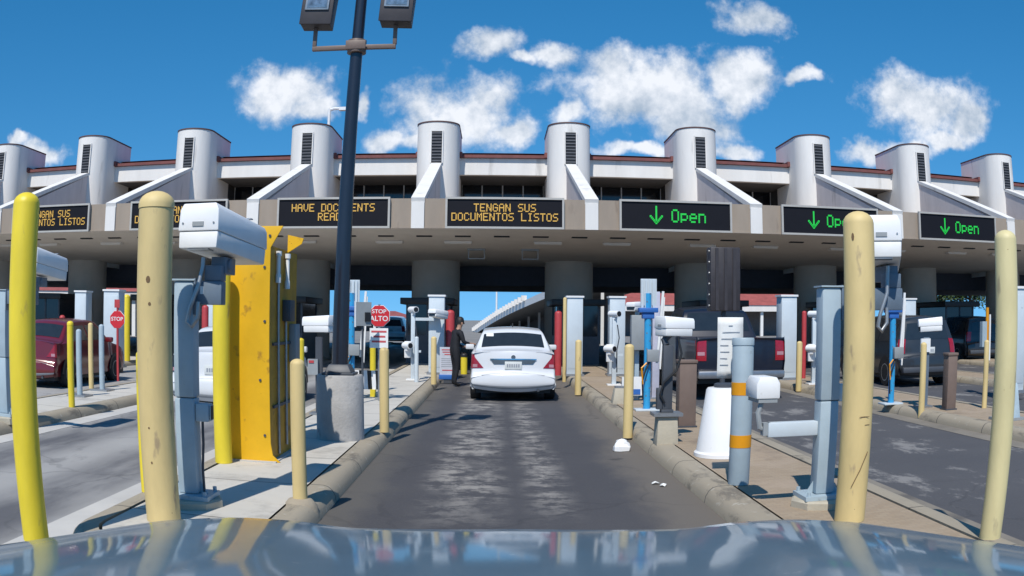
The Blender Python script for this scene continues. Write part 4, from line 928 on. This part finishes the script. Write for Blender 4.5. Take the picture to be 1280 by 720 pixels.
# station:  0 bumper bottom 1 bumper 2 bumper top 3 lid low 4 lid top 5 deck 6 window base 7 window top 8 roof ...
SEDAN = [(.10, .20, .80, .09), (.0, .34, .845, .10), (.02, .56, .845, .10), (.09, .63, .84, .10), (.13, .97, .825, .08), (.21, 1.04, .81, .05), (.62, 1.08, .785, .05), (1.06, 1.40, .665, .05), (1.4, 1.475, .625, .04), (2.3, 1.50, .63, .04), (2.8, 1.44, .645, .05), (3.45, 1.04, .76, .07), (4.1, .90, .78, .08), (4.42, .70, .76, .16), (4.48, .45, .74, .18), (4.4, .22, .70, .16)]
def sedan(label, paint, loc, detail=False, name='sedan', rz=0, dark_lamps=False):
    c = Car(name, label, paint, SEDAN, loc, (.84, 3.5), .97, rz=rz, r=.055)
    c.patch('rear_window', GLASS, 6.12, 6.93, -.9, .9, -.97, .97)
    c.patch('windscreen', GLASS, 10.1, 10.95, -.95, .95)
    lm = GLASS_DK if dark_lamps else TAIL
    for sg in (-1, 1):
        l = c.patch('tail_lamp', lm, 3.2, 4.05, sg * .76, sg * 1.85, sg * 1.12, sg * 1.9, eps=.012)
        c.patch('lamp_insert', TAIL_C, 3.25, 3.4, sg * .92, sg * 1.3, eps=.016, parent=l)
    c.side_glass(1.05, 1.95, .12, .88, slant0=.35); c.side_glass(2.02, 3.1, .12, .88, slant1=-.42)
    c.mirrors(2.95, 1.02)
    c.patch('bumper_seam', M('seam_grey', (.42, .43, .44), .5), 2.56, 2.62, -1.6, 1.6, eps=.003)
    c.patch('lower_bumper', M('bumper_low_grey', (.36, .37, .38), .5), .55, .9, -1.5, 1.5, eps=.004)  # plain grey strip across the lower part of the bumper
    if detail:
        g_ = c.patch('trunk_garnish', GARN, 3.42, 3.62, -.5, .5, -.58, .58, eps=.02); 
        c.patch('garnish_chrome', CHROME, 3.62, 3.68, -.6, .6, eps=.024)
        c.patch('lid_seam', M('seam_grey', (.42, .43, .44), .5), 4.55, 4.60, -1.0, 1.0, eps=.003)
        bd = MB().lathe([(.045, 0), (.045, .01)], 20, T4((0, 0, 0), rx=PI / 2)); o = bd.build('badge', CHROME, c.t); o.location = (0, .125, .90)
        st = MB().box(-.13, .02, -.004, 0, -.05, .05).build('window_sticker', PAPER, c.t); st.location = (-.42, .99, 1.33); st.rotation_euler = (math.radians(-54), 0, 0)
        an = MB(); an.tube([(0, 0, 0), (0, -.06, .07)], .012, 6); o = an.build('antenna', BLACK, c.t); o.location = (0, 1.35, 1.5)
    c.plate(.095, .735)
    ex = MB(); ex.lathe([(.03, 0), (.03, .12)], 12, T4((0, 0, 0), rx=PI / 2)); o = ex.build('exhaust', DKGREY, c.t); o.location = (.5, .2, .24)
    return c
sedan('white sedan stopped in the middle lane ahead, seen from behind', CARW, (.35, 17.9, 0), True)
sedan('dark maroon red car behind short yellow, grey and cream bollards', CARR, (-10.15, 16.4, 0), name='hatchback')
sedan('white car mostly hidden by the amber guard and yellow bollard', CARW2, (-4.72, 14.2, 0), dark_lamps=True)
PICK = [(.08, .45, .90, .02), (.02, .62, .97, .03), (.0, .9, .98, .03), (.02, 1.24, .98, .03), (.08, 1.29, .97, .02), (1.0, 1.29, .97, .02), (1.9, 1.29, .96, .02), (2.05, 1.36, .92, .03), (2.3, 1.86, .78, .05), (2.7, 1.95, .74, .04), (3.7, 1.95, .74, .04), (4.4, 1.35, .90, .05), (5.4, 1.25, .93, .08), (5.65, 1.0, .93, .12), (5.7, .6, .92, .12), (5.6, .35, .88, .1)]
def pickup(label, paint, loc, cat='pickup truck', name='pickup_truck'):
    c = Car(name, label, paint, PICK, loc, (1.3, 4.7), 1.24, .42, r=.05, wr=.39, cat=cat)
    c.patch('rear_window', GLASS, 7.15, 7.95, -.92, .92)
    c.patch('windscreen', GLASS, 10.1, 10.9, -.95, .95)
    for sg in (-1, 1):
        l = c.patch('tail_lamp', TAIL, 1.75, 3.0, sg * .82, sg * 1.8, eps=.012)
        c.patch('lamp_insert', TAIL_C, 2.1, 2.3, sg * .86, sg * 1.2, eps=.016, parent=l)
    c.side_glass(2.35, 2.95, .15, .88, slant0=.1); c.side_glass(3.02, 4.1, .15, .88, slant1=-.4); c.mirrors(3.95, 1.35)
    m = MB().box(-.95, .95, -.12, .03, .46, .62); m.build('rear_bumper', M('dull_chrome', (.30, .31, .33), .35, metal=.7), c.t, bevel=.03)
    c.patch('tailgate_handle', BLACK, 2.4, 2.6, -.12, .12, eps=.01)
    c.patch('tailgate_seam', BLACK, 1.5, 3.0, -.80, -.785); c.patch('tailgate_seam', BLACK, 1.5, 3.0, .785, .80)
    c.plate(-.125, .54)
    return c
pickup('dark navy pickup truck behind the white paper notice', CARN, (5.05, 17.9, 0))
SUV = [(.10, .28, .85, .08), (.0, .45, .90, .10), (.02, .75, .91, .10), (.10, .82, .90, .10), (.16, 1.1, .87, .08), (.32, 1.62, .72, .07), (.5, 1.74, .68, .05), (1.6, 1.78, .68, .04), (2.6, 1.74, .68, .05), (3.4, 1.12, .84, .06), (4.3, 1.0, .86, .09), (4.55, .75, .85, .16), (4.58, .5, .84, .16), (4.5, .28, .8, .14)]
def suv(label, paint, loc, rz=0):
    c = Car('suv', label, paint, SUV, loc, (.95, 3.7), 1.05, .3, r=.07, wr=.35, cat='car', rz=rz)
    c.patch('rear_window', GLASS, 4.15, 4.9, -.88, .88); c.patch('windscreen', GLASS, 8.1, 8.9, -.95, .95)
    for sg in (-1, 1): c.patch('tail_lamp', TAIL, 3.15, 4.2, sg * .86, sg * 1.8, eps=.012)
    c.side_glass(.6, 1.5, .12, .88); c.side_glass(1.56, 2.9, .12, .88, slant1=-.4); c.mirrors(2.8, 1.1); c.plate(.1, .9)
    m = MB().box(-.85, .85, -.06, .06, .36, .5); m.build('rear_bumper', DKGREY, c.t, bevel=.03)
    return c
suv('charcoal car behind a blue mast and a brown post', CARG, (10.6, 19.4, 0))
suv('white car parked beyond the building, seen past the grey sign board', CARW2, (-6.6, 56, 0))
suv('black car beyond the islands under the trees', CARB, (18.3, 28.5, 0))

# bonnet of the vehicle that carries the camera
t = thing('car', 'blue-grey car whose glossy bonnet fills the bottom of the view', 'car', (0, 0, 0))
HP = [(0, 1.240), (.33, 1.233), (.42, 1.243), (.55, 1.243), (.70, 1.226), (.87, 1.188), (1.0, 1.150), (1.14, 1.095), (1.3, 1.02)]
def hood_prof(x):
    def li(q):
        q = abs(q)
        for (x0, z0), (x1, z1) in zip(HP, HP[1:]):
            if q <= x1: return z0 + (z1 - z0) * (q - x0) / (x1 - x0)
        return HP[-1][1]
    return sum(li(x + d * .012) for d in range(-3, 4)) / 7
def hood_pt(u, v):
    """u across -1..1, v 0 at the windscreen to 1 at the nose"""
    x = 1.13 * u; yf = 1.77 - .16 * abs(u) ** 3; y = .55 + (yf - .55) * v
    z = hood_prof(x) + .135 * (1 - v) - .004 + .012 * (1 - (2 * v - 1) ** 2) - .05 * (max(0, v - .93) / .07) ** 2
    return (x + .04, y, z)
m = MB(); m.grid([[hood_pt(-1 + k / 30, i / 24) for k in range(61)] for i in range(25)]); m.build('hood', HOODM, t, fix=False, angle=80)
for sg in (-1, 1):
    m = MB(); m.tube([Vector(hood_pt(sg * (.865 - .03 * i / 24), i / 24)) + Vector((0, 0, -.001)) for i in range(25)], .0035, 6); m.build('shut_line', BLACK, t)
for sg in (-1, 1):
    m = MB(); rows = []
    for i in range(25):
        x, y, z = hood_pt(sg, i / 24); rows.append([(x, y, z), (x + sg * .03, y, z - .08), (x + sg * .05, y, z - .3), (x + sg * .02, y, .45)])
    m.grid(rows, flip=sg < 0); m.build('fender', HOODM, t, angle=60)
m = MB(); rows = []
for k in range(61):
    x, y, z = hood_pt(-1 + k / 30, 1); rows.append([(x, y, z), (x, y + .03, z - .04), (x * 1.01, y + .06, z - .25), (x * 1.01, y + .1, .62), (x, y + .05, .4)])
m.grid(rows); m.build('front_bumper', HOODM, t, angle=60)
MB().box(-.55, .55, 1.80, 1.84, .72, 1.0).build('grille', BLACK, t)
for sg in (-1, 1):
    wt = MB().lathe([(.2, -.12), (.38, -.11), (.4, -.07), (.4, .07), (.38, .11), (.2, .12)], 28, T4((0, 0, 0), ry=PI / 2)).build('wheel', RUBBER, t); wt.location = (sg * .95, .95, .4)

# the rest of that vehicle, behind the bonnet (no glass in the windscreen opening the camera looks through)
def cab_side(sg):
    m = MB(); m.grid([[(.04 + sg * x, y, z) for x, z in ((1.13, 1.10), (1.17, .95), (1.18, .75), (1.14, .45))] for y in (.55, .2, -.8, -1.8, -2.8, -3.3)]); m.build('door_panel', HOODM, t, angle=60)
    m = MB(); m.grid([[(.04 + sg * (1.13 - .09 * k), y, 1.10 + .12 * k) for k in range(3)] for y in (.55, -3.3)]); m.build('shoulder', HOODM, t)
    for y0, y1, tp in ((.0, -.85, -.38), (-.95, -1.9, 0), (-2.0, -3.0, 0)):
        m = MB(); m.add([(.04 + sg * .96, y0, 1.345), (.04 + sg * .96, y1, 1.345), (.04 + sg * .82, y1, 1.86), (.04 + sg * .82, y0 + tp, 1.86)], [(0, 1, 2, 3)]); m.build('side_window', GLASS_DK, t, fix=False)
    m = MB(); m.tube([(.04 + sg * .97, .5, 1.33), (.04 + sg * .84, -.34, 1.9)], .035, 8)
    m.build('windscreen_pillar', HOODM, t)
    for y in (-.9, -1.95, -3.05): m = MB(); m.tube([(.04 + sg * .965, y, 1.34), (.04 + sg * .83, y, 1.88)], .035, 8); m.build('door_pillar', BLACK, t)
    o = MB().box(-.12, .12, -.06, .06, -.09, .09).build('wing_mirror', HOODM, t, bevel=.03); o.location = (.04 + sg * 1.22, .25, 1.32)
    wt = MB().lathe([(.2, -.12), (.38, -.11), (.4, -.07), (.4, .07), (.38, .11), (.2, .12)], 28, T4((0, 0, 0), ry=PI / 2)).build('wheel', RUBBER, t); wt.location = (sg * .98, -2.3, .4)
for sg in (-1, 1): cab_side(sg)
MB().box(-.82, .90, -3.2, -.36, 1.87, 1.93, tx=.06, ty=.06).build('roof_panel', HOODM, t, bevel=.02)
MB().box(-1.1, 1.18, -3.36, -3.3, .45, 1.34).build('tailgate', HOODM, t); m = MB().add([(-.8, -3.3, 1.345), (.88, -3.3, 1.345), (.8, -3.12, 1.86), (-.72, -3.12, 1.86)], [(0, 1, 2, 3)]); m.build('rear_window', GLASS_DK, t, fix=False)

# ------------------------------------------------------------------ officer beside the sedan
def person(loc, rz, label):
    t = thing('person', label, 'person', loc, rz)
    J = {'pelvis': (0, 0, .88), 'belly': (0, .0, 1.02), 'chest': (0, .05, 1.24), 'neck': (0, .10, 1.40), 'head0': (0, .13, 1.49), 'head1': (0, .15, 1.58), 'head2': (0, .145, 1.64),
         'hipL': (-.09, 0, .84), 'kneeL': (-.11, .05, .47), 'ankL': (-.12, 0, .08), 'toeL': (-.13, .16, .04), 'hipR': (.09, 0, .84), 'kneeR': (.11, .02, .47), 'ankR': (.12, -.06, .08), 'toeR': (.13, .10, .04),
         'shL': (-.19, .06, 1.35), 'elL': (-.25, .10, 1.08), 'wrL': (-.20, .28, .98), 'haL': (-.18, .36, .97), 'shR': (.19, .06, 1.35), 'elR': (.26, .12, 1.09), 'wrR': (.20, .34, 1.05), 'haR': (.18, .42, 1.05)}
    E_ = [('pelvis', 'belly'), ('belly', 'chest'), ('chest', 'neck'), ('neck', 'head0'), ('head0', 'head1'), ('head1', 'head2')]
    for s in 'LR': E_ += [('pelvis', 'hip' + s), ('hip' + s, 'knee' + s), ('knee' + s, 'ank' + s), ('ank' + s, 'toe' + s), ('chest', 'sh' + s), ('sh' + s, 'el' + s), ('el' + s, 'wr' + s), ('wr' + s, 'ha' + s)]
    Rr = {'pelvis': .15, 'belly': .135, 'chest': .15, 'neck': .055, 'head0': .07, 'head1': .088, 'head2': .07, 'hip': .1, 'knee': .068, 'ank': .045, 'toe': .04, 'sh': .075, 'el': .052, 'wr': .034, 'ha': .036}
    F = []
    for s, sx in (('L', -1), ('R', 1)):
        h = J['ha' + s]
        for q in range(4):
            a = 'f%d%s' % (q, s); J[a] = (h[0] + sx * (-.025 + .017 * q), h[1] + .05, h[2] - .01); J[a + 'b'] = (h[0] + sx * (-.027 + .018 * q), h[1] + .08 + .006 * (q % 2), h[2] - .035); E_ += [('ha' + s, a), (a, a + 'b')]
        J['th' + s] = (h[0] - sx * .045, h[1] + .02, h[2] + .005); E_.append(('ha' + s, 'th' + s))
    names = list(J); idx = {k: i for i, k in enumerate(names)}
    me = bpy.data.meshes.new('body'); me.from_pydata([J[k] for k in names], [(idx[a], idx[b]) for a, b in E_], [])
    o = bpy.data.objects.new('body', me); COL.objects.link(o)
    sk = o.modifiers.new('skin', 'SKIN'); o.modifiers.new('sub', 'SUBSURF').levels = 1
    for k in names:
        r = Rr.get(k, Rr.get(k[:-1], .009)); me.skin_vertices[0].data[idx[k]].radius = (r, r * (.8 if k in ('chest', 'belly', 'pelvis') else 1))
    me.skin_vertices[0].data[0].use_root = True
    bpy.context.view_layer.update()
    m2 = bpy.data.meshes.new_from_object(o.evaluated_get(bpy.context.evaluated_depsgraph_get())); bpy.data.objects.remove(o)
    m2.materials.clear(); m2.materials.append(UNIFORM); m2.materials.append(SKIN); m2.materials.append(BLACK)
    for p in m2.polygons:
        p.use_smooth = True; c = p.center
        p.material_index = 1 if (c.z > 1.41 or (c.y > .30 and c.z > .9)) else 2 if c.z < .1 else 0
    b = bpy.data.objects.new('body', m2); COL.objects.link(b); b.parent = t
    h = MB().lathe([(.094, 1.55), (.098, 1.60), (.085, 1.67), (.05, 1.705), (.01, 1.715)], 18); ho = h.build('hair', HAIR, t, angle=80); ho.location = (0, .138, 0)
    f = MB(); f.box(-.012, .012, .225, .255, 1.53, 1.57, tx=.004)
    for sx in (-1, 1): f.box(sx * .093 - .008, sx * .093 + .008, .12, .16, 1.52, 1.58)
    f.build('face', SKIN, t)
    return t
person((-1.0, 22.0, .0), -1.1, 'officer in a dark uniform standing at the driver side of the white sedan')

# ------------------------------------------------------------------ litter
def bag():
    m = MB(); n = 10; random.seed(3); rows = []
    for i in range(6):
        ph = PI / 2 * i / 5; rows.append([((.115 * math.cos(ph) + random.uniform(-.02, .02)) * math.cos(2 * PI * k / n), (.09 * math.cos(ph) + random.uniform(-.015, .015)) * math.sin(2 * PI * k / n), .15 * math.sin(ph) + random.uniform(-.012, .012) * (i > 0)) for k in range(n)])
    for r_ in rows: r_.append(r_[0])
    m.grid(rows); return m.build('plastic_bag', PLASTIC, None, angle=20)
o = bag(); o.location = (1.58, 11.1, .012); tag(o, 'crumpled white plastic bag lying at the kerb by a cream bollard', 'bag')
for i, (x, y, lb) in enumerate(((1.60, 8.75, 'larger scrap of white litter on the lane edge'), (1.66, 8.62, 'smaller scrap of white litter beside the other'))):
    m = MB(); m.grid([[(-.04, -.03, .0), (0, -.035, .02), (.04, -.02, .004)], [(-.035, .0, .012), (.0, .0, .026), (.045, .01, .008)], [(-.03, .03, .002), (.01, .028, .016), (.035, .03, .0)]]); o = m.build('litter_scrap', PAPER); o.location = (x, y, .012); o.rotation_euler = (0, 0, i * 1.1); tag(o, lb, 'litter')
    o.modifiers.new('thick', 'SOLIDIFY').thickness = .002

# ------------------------------------------------------------------ beyond the building
def far_block(x0, x1, y, zf0, zf1, zr, label):
    t = thing('red_roofed_canopy', label, 'building', ((x0 + x1) / 2, y, 0), 0, 'red roofed buildings beyond'); h = (x1 - x0) / 2
    m = MB().box(-h + 1, h - 1, 3, 9, 0, zf0); m.build('wall', M('far_wall', (.16, .15, .15), .8), t)
    k = max(2, int(h * 2 / 5))
    for i in range(k + 1): MB().box(-h + .4 + i * (2 * h - 1.1) / k, -h + .7 + i * (2 * h - 1.1) / k, .3, .6, 0, zf0).build('post', WHITE_M, t)
    MB().box(-h, h, 0, .3, zf0, zf1).build('fascia', WHITE_WALL, t)
    m = MB(); m.add([(-h, -.1, zf1 + .002), (h, -.1, zf1 + .002), (h, 11, zf1 + .002), (-h, 11, zf1 + .002), (-h + 2.5, 5.4, zr), (h - 2.5, 5.4, zr)], [(0, 1, 5, 4), (1, 2, 5), (2, 3, 4, 5), (3, 0, 4), (3, 2, 1, 0)]); m.build('roof', TILE, t)
    MB().box(-h + .3, h - .3, .3, 10.8, zf0 - .05, zf0 - .001).build('ceiling', RECESS, t)
far_block(10, 34, 90, 2.6, 3.25, 6.0, 'red roofed building with white fascia seen behind the pickup')
far_block(-37, -21, 60, 2.75, 3.25, 5.0, 'red roofed building with white fascia seen behind the red car')
far_block(-19.5, -10.5, 110, 1.2, 1.75, 2.6, 'low red roofed canopy far behind the stop sign')
# descending covered walkway
t = thing('covered_walkway', 'long white edged covered walkway sloping down beyond the white sedan', 'walkway', (0, 0, 0))
A = Vector((4.4, 58, 4.1)); Bv = Vector((-3.0, 118, .1)); d = (Bv - A); side = Vector((d.y, -d.x, 0)).normalized() * 5
n = 30
m = MB()
pts = [A + d * i / n for i in range(n + 1)]
def zz(p, i): return p.z + .35 * math.sin(PI * i / n)
m.grid([[(p.x, p.y, zz(p, i) - .55), (p.x, p.y, zz(p, i)), (p.x + side.x * .4, p.y + side.y * .4, zz(p, i) + .5 * max(0, 1 - i / 12)), (p.x + side.x, p.y + side.y, zz(p, i) + .5 * max(0, 1 - i / 12))] for i, p in enumerate(pts)])
m.build('roof', WHITE_M, t, fix=False, angle=20)
m = MB(); m.grid([[(p.x + side.x * .02, p.y + side.y * .02, zz(p, i) - .5), (p.x + side.x, p.y + side.y, zz(p, i) - .5)] for i, p in enumerate(pts)]); m.build('ceiling', M('walkway_ceiling', (.16, .16, .16), .9), t, fix=False)
m = MB()
for i in range(8, n):
    p = (pts[i] + pts[i + 1]) / 2; z = zz(p, i + .5)
    m.box(p.x - .25, p.x + .2, p.y - .5, p.y + .5, z - .02, z + .42)
m.build('ribs', WHITE_WALL, t)
for i in range(0, n, 3): p = pts[i]; MB().box(p.x + side.x * .5 - .1, p.x + side.x * .5 + .1, p.y + side.y * .5 - .1, p.y + side.y * .5 + .1, -.5, zz(p, i) - .4).build('post', WHITE_M, t)
m = MB(); m.grid([[(p.x + side.x * .8, p.y + side.y * .8, -.3), (p.x + side.x * .8, p.y + side.y * .8, zz(p, i) - .45)] for i, p in enumerate(pts)]); m.build('wall', RECESS, t, fix=False)
def lamp(x, y, h, label, arm=False):
    t = thing('street_lamp', label, 'street lamp', (x, y, 0), 0, 'white lamp poles beyond')
    m = MB(); m.tube([(0, 0, 0), (0, 0, h)], .16, 8, .1); m.build('pole', WHITE_M, t)
    if arm: m = MB(); m.tube([(0, 0, h - .1), (.3, 0, h), (1.0, 0, h)], .1, 6); m.box(.7, 1.5, -.2, .2, h - .15, h + .08); m.build('lamp_head', WHITE_M, t)
    else: MB().box(-.3, .3, -.2, .2, h, h + .2).build('lamp_head', WHITE_M, t)
lamp(-11.75, 60, 16.1, 'white street lamp rising behind the roof next to a tower', True)
lamp(.05, 130, 9.5, 'thin white pole beyond the building above the white sedan')
# trees
def tree(x, y, h, label, seed, spread=.55):
    rnd = random.Random(seed); t = thing('tree', label, 'tree', (x, y, 0), 0, 'trees beyond the lanes')
    m = MB(); m.tube([(0, 0, 0), (.1, 0, h * .25), (-.05, .1, h * .5), (.1, 0, h * .75)], h * .035, 9, h * .012)
    tips = []
    for i in range(9):
        a = rnd.uniform(0, 2 * PI); q = rnd.uniform(.3, .6) * h; e = Vector((math.cos(a) * h * spread * rnd.uniform(.4, .8), math.sin(a) * h * spread * rnd.uniform(.4, .8), q + h * rnd.uniform(.15, .35)))
        m.tube([(0, 0, q), tuple(e * .5 + Vector((0, 0, q * .4))), tuple(e)], h * .013, 6, h * .004); tips.append(e)
    m.build('trunk', BARK, t)
    c = MB(); cl = []
    for e in tips + [Vector((rnd.gauss(0, h * .2), rnd.gauss(0, h * .2), h * rnd.uniform(.55, .9))) for _ in range(16)]: cl.append((e, h * rnd.uniform(.13, .22)))
    for e, r in cl:
        for j in range(230):
            v = Vector((rnd.gauss(0, 1), rnd.gauss(0, 1), rnd.gauss(0, .75))); v = v.normalized() * r * (rnd.random() ** .4); p = e + v
            c.use(LEAF[min(2, int(rnd.random() * 2.2 + (.5 if v.z > 0 else 0)))])
            s = h * rnd.uniform(.012, .026); a = Vector((rnd.gauss(0, 1), rnd.gauss(0, 1), rnd.gauss(0, .6))).normalized() * s; b = a.orthogonal().normalized() * s * .7
            c.add([p - a, p + b, p + a, p - b], [(0, 1, 2, 3)])
    c.build('crown', None, t, fix=False)
tree(38, 62, 6.4, 'leafy green tree seen under the building above the black car', 4)
tree(44, 64, 7.2, 'taller green tree behind the leafy one', 8)
tree(34.5, 66, 5.6, 'smallest green tree beside the leafy one', 12)
